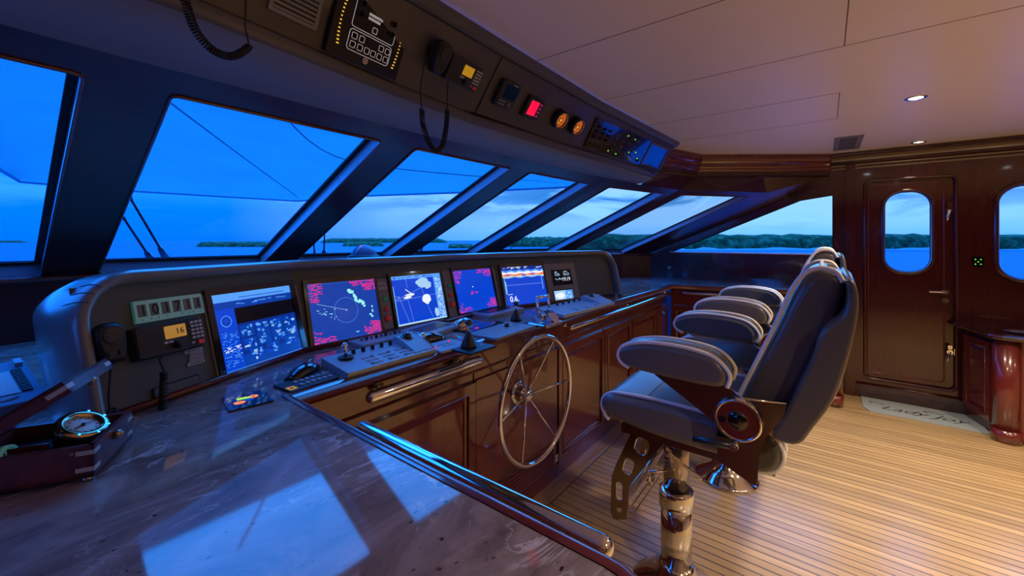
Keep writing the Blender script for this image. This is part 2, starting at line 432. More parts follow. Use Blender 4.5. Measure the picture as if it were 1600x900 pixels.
    def text(s, t, size, mat=None, M=None, ext=0.0004, align='CENTER', shear=0, bold=0, sx=1):
        cu = bpy.data.curves.new('lettering', 'FONT'); cu.body = t; cu.size = size; cu.align_x = align; cu.align_y = 'CENTER'
        cu.extrude = ext; cu.shear = shear; cu.resolution_u = 3; cu.offset = bold
        ob = bpy.data.objects.new('lettering', cu); C.objects.link(ob)
        dg = bpy.context.evaluated_depsgraph_get(); me = bpy.data.meshes.new_from_object(ob.evaluated_get(dg))
        s.add([(v.co.x * sx, v.co.y, v.co.z) for v in me.vertices], [tuple(p.vertices) for p in me.polygons], mat, False, M)
        bpy.data.objects.remove(ob); bpy.data.curves.remove(cu); bpy.data.meshes.remove(me)
        return s
    def build(s, name, parent=None, M=None, bevel=0, seg=2, kind=None):
        me = bpy.data.meshes.new(name); me.from_pydata([tuple(p) for p in s.v], [], s.f)
        for m in s.mats: me.materials.append(MAT[m])
        me.polygons.foreach_set('material_index', s.m); me.polygons.foreach_set('use_smooth', s.s)
        bm = bmesh.new(); bm.from_mesh(me); bmesh.ops.remove_doubles(bm, verts=bm.verts, dist=1e-6)
        bmesh.ops.recalc_face_normals(bm, faces=bm.faces); bm.to_mesh(me); bm.free()
        me.update()
        o = bpy.data.objects.new(name, me); C.objects.link(o)
        if parent is not None: o.parent = parent
        if M is not None: o.matrix_local = M
        if bevel:
            b = o.modifiers.new('bevel', 'BEVEL'); b.width = bevel; b.segments = seg; b.limit_method = 'ANGLE'; b.angle_limit = .7; b.harden_normals = False
        if kind: o['kind'] = kind
        return o
def rrect(w, h, r, seg=5):
    pts = []
    for cx, cy, a0 in ((w / 2 - r, h / 2 - r, 0), (-w / 2 + r, h / 2 - r, PI / 2), (-w / 2 + r, -h / 2 + r, PI), (w / 2 - r, -h / 2 + r, 1.5 * PI)):
        for i in range(seg + 1):
            a = a0 + PI / 2 * i / seg; pts.append((cx + r * math.cos(a), cy + r * math.sin(a)))
    return pts
def spline(pts, n=8, closed=False):
    P = [V(p) for p in pts]; out = []
    N = len(P)
    for i in range(N if closed else N - 1):
        a = P[i - 1] if (i > 0 or closed) else P[i]; b = P[i]; c = P[(i + 1) % N]; d = P[(i + 2) % N] if (i + 2 < N or closed) else P[-1]
        for k in range(n):
            t = k / n
            out.append(.5 * ((2 * b) + (c - a) * t + (2 * a - 5 * b + 4 * c - d) * t * t + (3 * b - a - 3 * c + d) * t ** 3))
    if not closed: out.append(P[-1])
    return out
def coil(path, r, pitch, seg=9):
    """helix winding round a path (a coiled handset cord)"""
    P = [V(p) for p in path]; out = []; prev = None; ph = 0
    for i in range(len(P) - 1):
        t = (P[i + 1] - P[i]); L = t.length; t.normalize()
        x = t.orthogonal().normalized() if prev is None else (prev - t * prev.dot(t)).normalized()
        prev = x; y = t.cross(x); n = max(1, int(L / pitch * seg))
        for k in range(n):
            out.append(P[i] + t * (L * k / n) + x * (r * math.cos(ph)) + y * (r * math.sin(ph))); ph += 2 * PI * (L / n) / pitch
    return out
def thing(name, label, cat, M=None, group=None):
    o = bpy.data.objects.new(name, None); C.objects.link(o); o.empty_display_size = .05
    if M is not None: o.matrix_world = M if isinstance(M, Matrix) else T(*M)
    return tag(o, label, cat, group)
def tag(o, label, cat, group=None, kind=None):
    if label: o['label'] = label
    if cat: o['category'] = cat
    if group: o['group'] = group
    if kind: o['kind'] = kind
    return o
def copy_tree(o, parent=None):
    c = o.copy(); C.objects.link(c)
    if parent is not None: c.parent = parent
    for ch in [x for x in C.objects if x.parent == o]: copy_tree(ch, c)
    return c
# ------------------------------------------------------------------ lamps of the room: recessed downlights in the ceiling
CEIL = 2.11
def downlight(x, y, power, col, label, size=.035, warm=False, cone=150, grp='recessed ceiling downlights'):
    t = thing('ceiling_downlight', label, 'ceiling light', (x, y, CEIL))
    b = B('chrome'); b.lathe([(.030, .0), (.030, -.004), (.038, -.006), (.046, -.002), (.046, .0)], 'chrome'); b.build('trim_ring', t)
    b = B('led_lamp_warm' if warm else 'led_lamp'); b.lathe([(.0, -.0015), (.029, -.0015)]); b.build('lamp_lens', t)
    ld = bpy.data.lights.new('downlight_beam', 'SPOT'); ld.energy = power; ld.color = col; ld.spot_size = math.radians(cone); ld.spot_blend = .7; ld.shadow_soft_size = size
    lo = bpy.data.objects.new('downlight_beam', ld); C.objects.link(lo); lo.parent = t; lo.location = (0, 0, -.02)
    return t
WARM = (1.0, .78, .54)
downlight(3.04, -.385, 150, (1.0, .90, .76), 'bright round recessed ceiling downlight above the helm chairs', cone=88)
downlight(4.42, -.575, 4, (1.0, .80, .58), 'small dim warm recessed downlight by the cornice above the door', warm=True, cone=100)
for x, y, p, lb in ((1.9, -.75, 75, 'recessed downlight above the near helm chair, just behind it'), (2.75, -1.5, 90, 'recessed downlight in the middle of the cabin ceiling'), (3.7, -2.4, 25, 'recessed downlight over the sideboard'),
                    (1.6, -2.1, 100, 'recessed downlight over the floor right behind the camera'), (.35, -1.2, 120, 'recessed downlight nearest the port wall'), (.2, -2.8, 45, 'recessed downlight in the aft port corner'), (3.0, -3.0, 60, 'recessed downlight in the aft starboard part')):
    downlight(x, y, p, WARM, lb, cone=128)
# ------------------------------------------------------------------ plates with holes
def plate(b, outer, holes, z0, z1, mat=None, M=None):
    bm = bmesh.new()
    loops = [outer] + list(holes)
    for z in (z1, z0):
        es = []
        for lp in loops:
            vs = [bm.verts.new((p[0], p[1], z)) for p in lp]
            for i in range(len(vs)): es.append(bm.edges.new((vs[i], vs[(i + 1) % len(vs)])))
        bmesh.ops.triangle_fill(bm, edges=es, use_beauty=True)
    bm.verts.index_update()
    b.add([v.co.copy() for v in bm.verts], [tuple(v.index for v in f.verts) for f in bm.faces], mat, False, M)
    bm.free()
    for lp in loops:
        n = len(lp)
        b.add([(p[0], p[1], z0) for p in lp] + [(p[0], p[1], z1) for p in lp], [(i, (i + 1) % n, n + (i + 1) % n, n + i) for i in range(n)], mat, False, M)
    return b
def rr(cx, cy, w, h, r, seg=6): return [(p[0] + cx, p[1] + cy) for p in rrect(w, h, r, seg)]

XW = 4.62          # inner face of the starboard wall
XP = -1.35         # port wall
YA = -4.2          # aft wall
# floor
b = B('teak_planks'); b.box2((XP, YA, -.04), (5.0, 1.3, 0)); b.build('floor', kind='structure')
b = B('teak_plain_x'); b.box2((.5, 1.115, 0), (4.1, 1.25, .0015)); b.build('trim_1', kind='structure')
b = B('ink'); b.box2((.5, 1.111, 0), (4.1, 1.115, .0016)); b.build('trim_2', kind='structure')
# ceiling and its panel seams
b = B('ceiling_white'); b.box2((XP, YA, CEIL), (5.0, 1.6, CEIL + .06)); b.build('ceiling', kind='structure')
b = B('ceiling_dark')
for x0, y0, x1, y1 in ((1.43, -.06, 1.43, .97), (2.055, -3.9, 2.055, .95), (2.69, -.06, 2.69, .93), (3.26, -.06, 3.26, .9), (-1.3, -.06, 2.055, -.06), (2.69, -.06, 3.26, -.06), (-1.3, -1.6, 4.4, -1.6), (.6, -3.9, .6, .97)):
    b.box2((x0 - .0018, y0 - .0018, CEIL - .0006), (x1 + .0018, y1 + .0018, CEIL + .001))
b.build('trim_3', kind='structure')

# ------------------------------------------------------------------ raked front windows
TOPC = [(-1.35, 1.36), (.23, 1.425), (1.07, 1.42), (1.88, 1.39), (2.76, 1.325), (3.68, 1.08), (4.38, .50), (4.64, .27)]
ZT, ZB, SL = 1.75, 1.20, .466
def ytop(x):
    for (a, ya), (c, yc) in zip(TOPC, TOPC[1:]):
        if a <= x <= c: return ya + (yc - ya) * (x - a) / (c - a)
    return TOPC[-1][1]
def wtop(x, z=ZT): return V((x, ytop(x) + (ZT - z) / SL, z))
BOT = {4.31: (4.36, 1.80), 4.64: (4.64, 1.56)}
def wbot(x):
    if x in BOT: return V((BOT[x][0], BOT[x][1], ZB))
    return wtop(x, ZB)
NOUT = V((0, .422, .906))
WIN = [(-.62, .147), (.314, .985), (1.15, 1.80), (1.97, 2.64), (2.88, 3.595), (3.77, 4.31)]
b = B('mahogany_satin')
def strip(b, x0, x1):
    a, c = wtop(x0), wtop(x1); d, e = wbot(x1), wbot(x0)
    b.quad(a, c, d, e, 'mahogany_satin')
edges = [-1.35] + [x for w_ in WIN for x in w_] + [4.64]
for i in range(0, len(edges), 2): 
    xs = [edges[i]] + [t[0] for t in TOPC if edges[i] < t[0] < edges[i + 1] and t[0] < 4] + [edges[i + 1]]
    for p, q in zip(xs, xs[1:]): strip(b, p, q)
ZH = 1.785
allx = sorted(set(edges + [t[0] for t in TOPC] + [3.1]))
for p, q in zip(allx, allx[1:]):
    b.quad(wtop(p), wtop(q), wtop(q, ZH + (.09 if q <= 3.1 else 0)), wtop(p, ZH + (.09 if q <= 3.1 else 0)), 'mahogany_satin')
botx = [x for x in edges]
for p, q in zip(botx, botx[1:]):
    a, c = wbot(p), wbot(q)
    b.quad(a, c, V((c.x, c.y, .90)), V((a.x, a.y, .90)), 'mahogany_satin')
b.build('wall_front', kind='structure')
# wooden sill moulding under the windows
b = B('mahogany_h')
pts = [wbot(x) + V((0, -.012, -.012)) for x in botx]
b.tube(pts, .014, seg=10); b.build('trim_4', kind='structure')
for i, (x0, x1) in enumerate(WIN):
    a, c = wtop(x0), wtop(x1); e, d = wbot(x0), wbot(x1)
    up = (a - e).normalized(); ux = (c - a).normalized(); n = up.cross(ux); n = n if n.z > 0 else -n
    o = n * .062
    b = B('mahogany')
    # reveal faces of the opening
    for p, q in ((a, c), (c, d), (d, e), (e, a)): b.quad(p, q, q + o, p + o, 'soffit_vinyl' if (p, q) == (d, e) else 'reveal_grey')
    # raised bead round the inner edge
    def inr(p, k=.0): return p - n * k
    bead = []
    for p, q, r_ in ((e, a, c), (a, c, d), (c, d, e), (d, e, a)):
        u = (q - p).normalized(); v = (r_ - q).normalized()
        for k in range(5):
            t = k / 4; bead.append(q - u * .02 * (1 - t) ** 2 + v * .02 * t ** 2)
    b.tube([p - n * .001 for p in bead], .0055, 'mahogany', 6, True)
    fr = b.build('window_%d' % (i + 1), kind='structure')
    g = B('rubber')
    w_ = .020
    cc = (a + c + d + e) / 4
    def ins(p, k):
        dirs = {0: (ux, -up), 1: (-ux, -up), 2: (-ux, up), 3: (ux, up)}[k]; return p + (dirs[0] + dirs[1]) * w_
    oc = [a, c, d, e]; ic = [ins(p, k) for k, p in enumerate(oc)]
    for k in range(4):
        j = (k + 1) % 4
        for oo in (o * .86,):
            g.quad(oc[k] + oo, oc[j] + oo, ic[j] + oo, ic[k] + oo, 'rubber'); g.quad(ic[k] + oo, ic[j] + oo, ic[j] + o, ic[k] + o, 'rubber')
    g.build('window_gasket', fr)
    g = B('window_glass'); g.quad(a + o, c + o, d + o, e + o); g.build('window_pane', fr)

# ------------------------------------------------------------------ starboard wall: side window, door, aft window
MW = frame((XW, 0, 0), (0, -1, 0), (0, 0, 1))      # local x runs aft, local y up, local z into the cabin
TRI = [(-1.37, 1.215), (.059, 1.213), (.059, 1.757), (-.10, 1.757)]
DOOR = rr(.541, 1.013, .540, 1.69, .045)
DWIN = rr(.536, 1.418, .272, .656, .115, 8)
PWIN = rr(1.30, 1.405, .54, .69, .13, 8)
b = B('mahogany_shaded')
plate(b, [(-1.60, 0), (5.0 - .8, 0), (5.0 - .8, 2.12), (-.05, 2.12), (-.30, 1.90), (-.34, 1.72), (-1.60, 1.18)], [TRI, DOOR, PWIN], -.05, 0, 'mahogany_shaded', MW)
b.build('wall_right', kind='structure')
b = B('mahogany_shaded'); b.tube([(p[0], p[1], .004) for p in DOOR], .010, None, 8, True, MW); b.build('trim_5', kind='structure')
# triangular side window
b = B('rubber')
n = 4; iw = [(-1.32, 1.222), (.052, 1.220), (.052, 1.750), (-.095, 1.750)]
b.add([(p[0], p[1], -.02) for p in TRI] + [(p[0], p[1], -.02) for p in iw], [(i, (i + 1) % n, n + (i + 1) % n, n + i) for i in range(n)], 'rubber', False, MW)
b.add([(p[0], p[1], 0) for p in TRI] + [(p[0], p[1], -.05) for p in TRI], [(i, (i + 1) % n, n + (i + 1) % n, n + i) for i in range(n)], 'mahogany_shaded', False, MW)
b.box2((-1.36, 1.213, -.03), (.05, 1.224, .004), 'white_paint', MW)
f7 = b.build('window_7', kind='structure')
g = B('window_glass'); g.add([(p[0], p[1], -.03) for p in TRI], [(0, 1, 2, 3)], None, False, MW); g.build('window_pane', f7)
# door
b = B('mahogany_shaded')
plate(b, rr(.541, 1.013, .536, 1.686, .043), [DWIN], -.052, -.022, 'mahogany_shaded', MW)
dr = b.build('door_1', kind='structure')
def ring(b, pts, r, z, mat, M, seg=8): b.tube([(p[0], p[1], z) for p in pts], r, mat, seg, True, M)
b = B('mahogany_shaded'); ring(b, rr(.536, 1.418, .300, .684, .128, 8), .013, -.018, 'mahogany_shaded', MW, 10); b.build('window_moulding', dr)
b = B('mahogany_shaded')
ring(b, rr(.520, 1.02, .455, 1.60, .03), .0055, -.021, 'mahogany', MW); b.build('panel_bead', dr)
b = B('window_glass'); b.prism(rr(.536, 1.418, .276, .660, .116, 8), -.040, -.034, None, MW); b.build('window_pane', dr)
b = B('rubber'); ring(b, rr(.536, 1.418, .270, .654, .113, 8), .0035, -.028, 'rubber', MW); b.build('window_gasket', dr)
def dog(y, up):
    b = B('chrome')
    b.cyl((.772, y, -.022), (.772, y, .022), .013, M=MW); b.cyl((.772, y, .012), (.772, y, .03), .018, M=MW)
    b.rbox((.772, y + .038 * up, .022), (.024, .03, .022), .005, M=MW)
    b.tube([(.772, y, .024), (.767, y - .02, .03), (.760, y - .055, .034), (.757, y - .085, .032)], .007, M=MW, rs=[.010, .009, .0075, .006])
    b.box((.806, y, -.004), (.014, .05, .02), M=MW)
    o = b.build('locking_lever', dr)
    return o
dog(1.585, 1); dog(.475, 1)
b = B('chrome'); b.cyl((.752, .94, -.022), (.752, .94, .004), .022, M=MW); b.cyl((.752, .94, 0), (.752, .94, .035), .008, M=MW)
b.tube(spline([(.752, .94, .032), (.73, .94, .038), (.69, .94, .036), (.655, .938, .034)], 4), .007, M=MW); b.build('door_handle', dr)
b = B('chrome'); b.cyl((.752, .872, -.022), (.752, .872, .002), .020, M=MW); b.box((.752, .872, .006), (.026, .006, .012), M=MW)
for k in range(3): b.box((.806, .90 + .03 * (k - 1), -.004), (.012, .018, .02), 'chrome', MW)
b.build('lock', dr)
# aft side window with its moulding
b = B('mahogany_shaded')
ring(b, rr(1.30, 1.405, .57, .72, .14, 8), .015, .004, 'mahogany_shaded', MW, 10)
f9 = b.build('window_8', kind='structure')
g = B('window_glass'); g.prism(rr(1.30, 1.405, .545, .695, .13, 8), -.035, -.030, None, MW); g.build('window_pane', f9)
g = B('rubber'); ring(g, rr(1.30, 1.405, .538, .688, .128, 8), .004, -.02, None, MW); g.build('window_gasket', f9)
# sill board of the door and skirting
b = B('mahogany_y'); b.box2((.215, .0, 0), (.98, .118, .020), 'mahogany_y', MW); b.tube([(.215, .118, .014), (.98, .118, .014)], .008, None, 8, False, MW); b.build('baseboard_right', kind='structure')
b = B('mahogany_shaded'); b.box2((.140, .0, 0), (.207, 2.0, .028), 'mahogany_shaded', MW); b.build('trim_6', kind='structure')
# other walls
MP_ = frame((XP, 0, 0), (0, 1, 0), (0, 0, 1))      # port wall: local x runs forward, local z into the cabin
PH = [[(.75, 1.215), (1.45, 1.215), (1.0, 1.77), (.75, 1.77)]]  # port window out of view, added to let blue light in
b = B('mahogany_shaded'); plate(b, [(YA, 0), (2.6, 0), (2.6, 1.2), (1.4, 1.95), (1.4, 2.12), (YA, 2.12)], PH, -.05, 0, None, MP_); b.build('wall_left', kind='structure')
for k, hp_ in enumerate(PH):
    b = B('mahogany'); b.tube([(p[0], p[1], .003) for p in hp_], .010, None, 6, True, MP_); fr_ = b.build('window_%d' % (9 + k), kind='structure')
    g = B('window_glass'); g.add([(p[0], p[1], -.03) for p in hp_], [(0, 1, 2, 3)], None, False, MP_); g.build('window_pane', fr_)
b = B('cream_wall'); b.box2((XP - .05, YA - .05, 0), (5.0, YA, 2.12)); b.build('wall_back', kind='structure')

# ------------------------------------------------------------------ cornice: frieze and crown moulding
FR = [(3.05, .930), (3.90, .885), (4.60, -.045), (XW + .00, -.5), (XW, YA)]
FR[2] = (4.615, -.045)
def frz(b, prof, pts, mat, smooth=False):
    """sweep a (offset towards the cabin, z) profile along a plan polyline"""
    P = [V((p[0], p[1], 0)) for p in pts]; rows = []
    for i, p in enumerate(P):
        ds = []
        if i > 0: ds.append((P[i] - P[i - 1]).normalized())
        if i < len(P) - 1: ds.append((P[i + 1] - P[i]).normalized())
        ns = [V((d.y, -d.x, 0)) for d in ds]
        n = sum(ns, V()); n.normalize(); k = 1 / max(.5, n.dot(ns[0]))
        rows.append([p + n * (o * k) + V((0, 0, z)) for o, z in prof])
    b.grid(rows, mat, smooth)
CP = [(.0, 1.965), (.010, 1.968), (.018, 1.978), (.018, 1.99), (.026, 1.994), (.034, 2.004), (.038, 2.018), (.038, 2.03), (.052, 2.036), (.066, 2.05), (.076, 2.07), (.078, 2.088), (.090, 2.092), (.090, 2.11)]
# the moulding turns towards the cabin (the right-hand side when walking aft is starboard, so offsets are mirrored)
def frz2(b, prof, pts, mat): frz(b, [(o * .62, z) for o, z in prof], pts, mat)
b = B('mahogany_h'); frz2(b, CP, [(3.34, 1.11), (3.93, .905), (4.62, -.03)], 'mahogany_h'); b.build('trim_7', kind='structure')
b = B('mahogany_y'); frz2(b, CP, [(4.615, -.045), (XW, -.5), (XW, YA)], 'mahogany_y'); b.build('trim_8', kind='structure')
b = B('mahogany_satin'); frz2(b, [(0, 1.92), (0, 2.11)], [(3.34, 1.11), (3.93, .905), (4.62, -.03)], 'mahogany_satin')
b.tube([(3.34, 1.11, 1.92), (3.93, .905, 1.92), (4.62, -.03, 1.92)], .008, 'mahogany_satin', 8)
# underside between the frieze and the head of the windows
hx = [3.15, 3.68, 4.0, 4.38, 4.64]
hp = [wtop(x, ZH) for x in hx]
fp = [V((3.34, 1.11, 1.92)), V((3.65, 1.002, 1.92)), V((3.93, .905, 1.92)), V((4.28, .44, 1.92)), V((4.62, -.03, 1.92))]
b.grid([hp, fp], 'mahogany_satin', False)
b.quad(V((4.60, .25, 1.7)), V((4.63, .30, 1.83)), V((4.63, -.06, 1.93)), V((4.63, -.08, 1.75)), 'mahogany_satin')
b.build('trim_9', kind='structure')

# ceiling air grille
t = thing('ceiling_air_grille', 'grey slotted air grille in the white ceiling near the door', 'air vent', (4.14, -.14, CEIL))
b = B('grey_plastic'); plate(b, rr(0, 0, .56, .17, .004), [rr(0, 0, .44, .105, .002)], -.004, 0, 'grey_plastic'); b.build('grille_frame', t)
b = B('rubber'); b.rect(-.22, -.053, .22, .053, -.0006); b.build('grille_backing', t)
for k in range(9):
    b = B('grey_plastic'); b.box((0, -.0525 + k * .0131, -.003), (.44, .0062, .004)); b.build('slat', t)
for x in (-.075, .075):
    b = B('grey_plastic'); b.box((x, 0, -.0035), (.012, .105, .004)); b.build('cross_bar', t)
# ------------------------------------------------------------------ overhead instrument console
LIP = [(-1.34, 1.02), (.3, 1.075), (.81, 1.13), (1.24, 1.155), (2.08, 1.115), (3.13, 1.03)]
TOPE = [(-1.34, .965), (.3, .97), (.81, .972), (1.24, .975), (2.08, .972), (3.29, .90)]
oh = thing('overhead_console', 'long dark overhead console box above the front windows holding radios and gauges', 'instrument console', (1.24, 1.0, CEIL))
def ohm(b, name, **kw): return b.build(name, oh, T(-1.24, -1.0, -CEIL), **kw)
def interp(poly, k): return V((poly[k][0], poly[k][1], 0))
rows_f = []; rows_s = []; rows_l = []; rows_u = []
for k in range(6):
    t = interp(TOPE, k); l = interp(LIP, k)
    top = V((t.x, t.y, 2.11)); lip = V((l.x, l.y, 1.87)); d = lip - top
    nrm = V((0, -1, -.5)).normalized() * .010
    s1 = top + d * .16
    rows_s.append([top + nrm, top + d * .05 + nrm * 1.6, s1 + nrm * 1.4, s1 + nrm * .9, s1])
    rows_f.append([s1, lip])
    lo = lip + V((0, .0, 0))
    rows_l.append([lip, lip + nrm * .6, lip + nrm * 1.3 + V((0, .003, -.004)), lip + nrm * 1.5 + V((0, .012, -.022)), lip + V((0, .012, -.036))])
    hx_ = min(l.x, 3.05) if k == 5 else l.x
    hd = wtop(l.x, ZH + .004) + V((0, .012, 0))
    a = lip + V((0, .012, -.036)); m = (a + hd) / 2 + V((0, 0, -.012))
    rows_u.append([a, a + (hd - a) * .08 + V((0, 0, -.006)), m, hd])
b = B('dark_panel'); b.grid(rows_f, 'dark_panel', False); ohm(b, 'instrument_fascia')
b = B('soffit_vinyl'); b.grid(rows_s, 'soffit_vinyl', True); b.grid(rows_l, 'soffit_vinyl', True); ohm(b, 'edge_trim')
b = B('soffit_lit'); b.grid(rows_u, 'soffit_lit', True)
# starboard end cap
e0 = rows_s[-1][0]; e1 = rows_f[-1][1]; e2 = rows_u[-1][0]; e3 = rows_u[-1][-1]; e4 = V((3.40, 1.00, 2.11))
b.add([e0, rows_f[-1][0], e1, e2, e3, V((3.3, 1.05, 1.9)), e4], [(0, 1, 2, 3, 4, 5, 6)], 'soffit_vinyl')
ohm(b, 'underside')
# joint lines of the fascia sections
b = B('rubber')
for X in (1.24,):
    f0 = V((1.24, .975, 2.11)); f1 = V((1.24, 1.155, 1.87)); n_ = V((0, -.8, -.6)) * .004
    b.tube([f0 + n_, f1 + n_], .0022, seg=6)
p5 = [r[0] + V((0, -.002, -.002)) for r in rows_l]; b.tube(p5, .0022, seg=6)
p6 = [r[0] + V((0, -.002, -.002)) for r in rows_f]; b.tube(p6, .0022, seg=6)
ohm(b, 'panel_seams')

def ohframe(k):
    """frame of fascia facet k: x to starboard, y up the fascia, z towards the helmsman"""
    a = V((LIP[k][0], LIP[k][1], 1.87)); c = V((LIP[k + 1][0], LIP[k + 1][1], 1.87))
    t = V((TOPE[k][0], TOPE[k][1], 2.11))
    return frame(a, c - a, t - a)
OF = [ohframe(k) for k in range(5)]
def loc(F, x, y):
    p = onP(x, y, F.translation, F.col[2].to_3d()); return F.inverted() @ p
def pxrect(F, TL, TR, BR, BL):
    a, c, d, e = (loc(F, *p) for p in (TL, TR, BR, BL))
    x0 = (a.x + e.x) / 2; x1 = (c.x + d.x) / 2; y1 = (a.y + c.y) / 2; y0 = (e.y + d.y) / 2
    return (x0 + x1) / 2, (y0 + y1) / 2, x1 - x0, y1 - y0
def on(F, x, y, z=0): return F @ T(x, y, z)

# --- fixed mount radio shared by the overhead and the helm (local frame: x right, y up, z out)
def radio(t, w, h, digits, amber):
    b = B('dark_plastic'); b.rbox((0, 0, .016), (w, h, .032), .008, cham=.004); b.build('radio_body', t)
    b = B('black_plastic')
    for k in range(8): b.box((-w * .31, h * (.30 - .085 * k), .0325), (w * .28, h * .032, .002))
    b.build('speaker_slots', t)
    b = B('e_gold' if amber else 'e_amber', 'ink'); b.rbox((w * .06, h * .16, .0325), (w * .32, h * .40, .002), .002)
    if digits: b.text(digits, h * .26, 'ink', T(w * .12, h * .15, .034))
    b.build('radio_display', t)
    for r in range(5):
        for c in range(3):
            b = B('light_plastic'); b.rbox((w * (.315 + .07 * c), h * (.34 - .125 * r), .034), (w * .052, h * .075, .004), .0015); b.build('key', t)
    b = B('dark_plastic'); b.cyl((w * .06, -h * .25, .03), (w * .06, -h * .25, .052), h * .125, h * .11); b.lathe([(h * .14, 0), (h * .14, .004), (0, .004)], 'black_plastic', T(w * .06, -h * .25, .032)); b.build('dial_knob', t)
    b = B('light_plastic'); b.rbox((-w * .11, -h * .14, .034), (w * .06, h * .07, .003), .001); b.rbox((-w * .035, -h * .14, .034), (w * .06, h * .07, .003), .001); b.build('soft_key', t)
    b = B('btn_red'); b.rbox((w * .42, -h * .34, .035), (w * .09, h * .12, .005), .002); b.build('distress_button', t)
    b = B('light_plastic'); b.rbox((w * .29, -h * .32, .034), (w * .05, h * .06, .003), .001); b.build('small_key', t)
def handmic(t, s=1.0):
    """fist microphone hanging with its face outwards; local x right, y up, z out"""
    b = B('black_plastic')
    out = [(-.030, .030), (-.026, .042), (-.012, .050), (.012, .050), (.026, .042), (.030, .030), (.030, .0), (.024, -.030), (.018, -.046), (-.018, -.046), (-.024, -.030), (-.030, 0)]
    out = [(x * s, y * s) for x, y in out]
    rows = [[(x * k, y * k, z * s) for x, y in out] for k, z in ((.80, .0), (.97, .006), (1, .016), (.96, .028), (.78, .036))]
    b.grid(rows, None, True, None, True); b.add(rows[-1], [tuple(range(12))]); b.add(rows[0], [tuple(range(12))[::-1]])
    b.build('microphone_body', t)
    b = B('dark_plastic'); b.cyl((0, .018 * s, .034 * s), (0, .018 * s, .040 * s), .022 * s, .020 * s)
    for k in range(5): b.box((0, (.030 - .006 * k) * s, .0405 * s), (.030 * s, .0016 * s, .001), 'black_gloss')
    b.build('speaker_grille', t)
    for k in (-1, 1):
        b = B('dark_plastic'); b.rbox((.010 * k * s, -.024 * s, .037 * s), (.010 * s, .012 * s, .005), .002); b.build('button', t)
    b = B('black_plastic'); b.rbox((-.004, .01 * s, -.012), (.034 * s, .04 * s, .024), .005); b.build('hanger_clip', t)

# horn and alarm panel (big panel with two rows of boxed keys)
F = OF[1]
ax, ay, aw, ah = pxrect(F, (533, -20), (665, 28), (632, 95), (502, 60)) 
F = OF[2]
cx, cy = loc(F, 578, 42).xy
Fk = OF[1]
c2 = loc(Fk, 578, 42)
W_, H_ = .255, .200
t = thing('horn_control_panel', 'large black horn panel with white outlined keys and curved yellow bars on the overhead console', 'control panel', on(OF[1], c2.x, .105, .003))
b = B('black_plastic'); b.rbox((0, 0, .008), (W_, H_, .016), .006, cham=.003); b.build('panel_plate', t)
def outline(b, x, y, w_, h_, r, th, z, mat):
    plate(b, rr(x, y, w_, h_, r, 4), [rr(x, y, w_ - 2 * th, h_ - 2 * th, max(.0005, r - th), 4)], z, z + .0006, mat)
b = B('print_white_glow', 'light_plastic')
outline(b, .004, .035, .150, .082, .008, .0016, .0161, 'print_white_glow')
outline(b, .004, -.040, .150, .058, .010, .0016, .0161, 'print_white_glow')
outline(b, .006, .004 + .006, .017, .017, .003, .0014, .0161, 'print_white_glow')
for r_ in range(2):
    for k in range(8 - r_): b.box((-.022 + .0062 * k, .046 - .011 * r_, .0164), (.0046, .0072, .0006), 'print_white_glow')
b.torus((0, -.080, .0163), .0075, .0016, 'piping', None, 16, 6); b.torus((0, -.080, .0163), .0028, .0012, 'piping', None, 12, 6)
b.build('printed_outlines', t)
for r in range(2):
    for x in (-.055, -.030, .040, .064) if r == 0 else (-.055, -.030, -.006, .017, .040, .064):
        b = B('black_gloss', 'print_white_glow'); b.rbox((x, -.028 - .024 * r, .0175), (.0165, .0165, .003), .003); outline(b, x, -.028 - .024 * r, .0175, .0175, .003, .0013, .0192, 'print_white_glow'); b.build('key', t)
for k in range(15):
    for sd in (-1, 1):
        a = -.55 + .085 * k; x = sd * (.098 + .012 * math.cos(a * 1.9) - .006); y = .125 * math.sin(a)
        b_ = B('e_yellow'); b_.box((x, y + (.0 if sd < 0 else -.0), .0166), (.0075 * (.55 + .45 * abs(k - 7) / 7), .0034, .0012)); b_.build('indicator_bar', t)
for x, y in ((-.058, .060), (-.058, .032), (.056, .052), (.056, .022)):
    b = B('black_gloss'); b.cyl((x, y, .016), (x, y, .032), .0085, .0075); b.box((x, y, .034), (.003, .014, .004)); b.build('rotary_knob', t)

# vent louvre
c2 = loc(OF[1], 462, 4)
t = thing('louvred_vent', 'pale slatted air vent on the overhead console beside the horn panel', 'air vent', on(OF[1], c2.x, c2.y, .002))
b = B('grey_plastic'); plate(b, rr(0, 0, .125, .085, .003), [rr(0, 0, .108, .068, .001)], 0, .006, 'grey_plastic'); b.build('vent_frame', t)
b = B('black_plastic'); b.rect(-.054, -.034, .054, .034, .0008); b.build('vent_backing', t)
for k in range(6):
    b = B('grey_plastic'); b.box((0, -.029 + k * .0116, .003), (.108, .0062, .004), None, None); b.build('slat', t)

# overhead radio and microphone
c2 = loc(OF[2], 717, 111)
t = thing('fixed_radio', 'overhead marine radio with bright orange display and a keypad', 'radio', on(OF[2], c2.x, c2.y, .004)); radio(t, .165, .090, None, True)
c3 = loc(OF[2], 675, 84)
tm = thing('hand_microphone', 'black fist microphone clipped beside the overhead radio', 'microphone', on(OF[2], c3.x, c3.y, .024)); handmic(tm, 1.12)
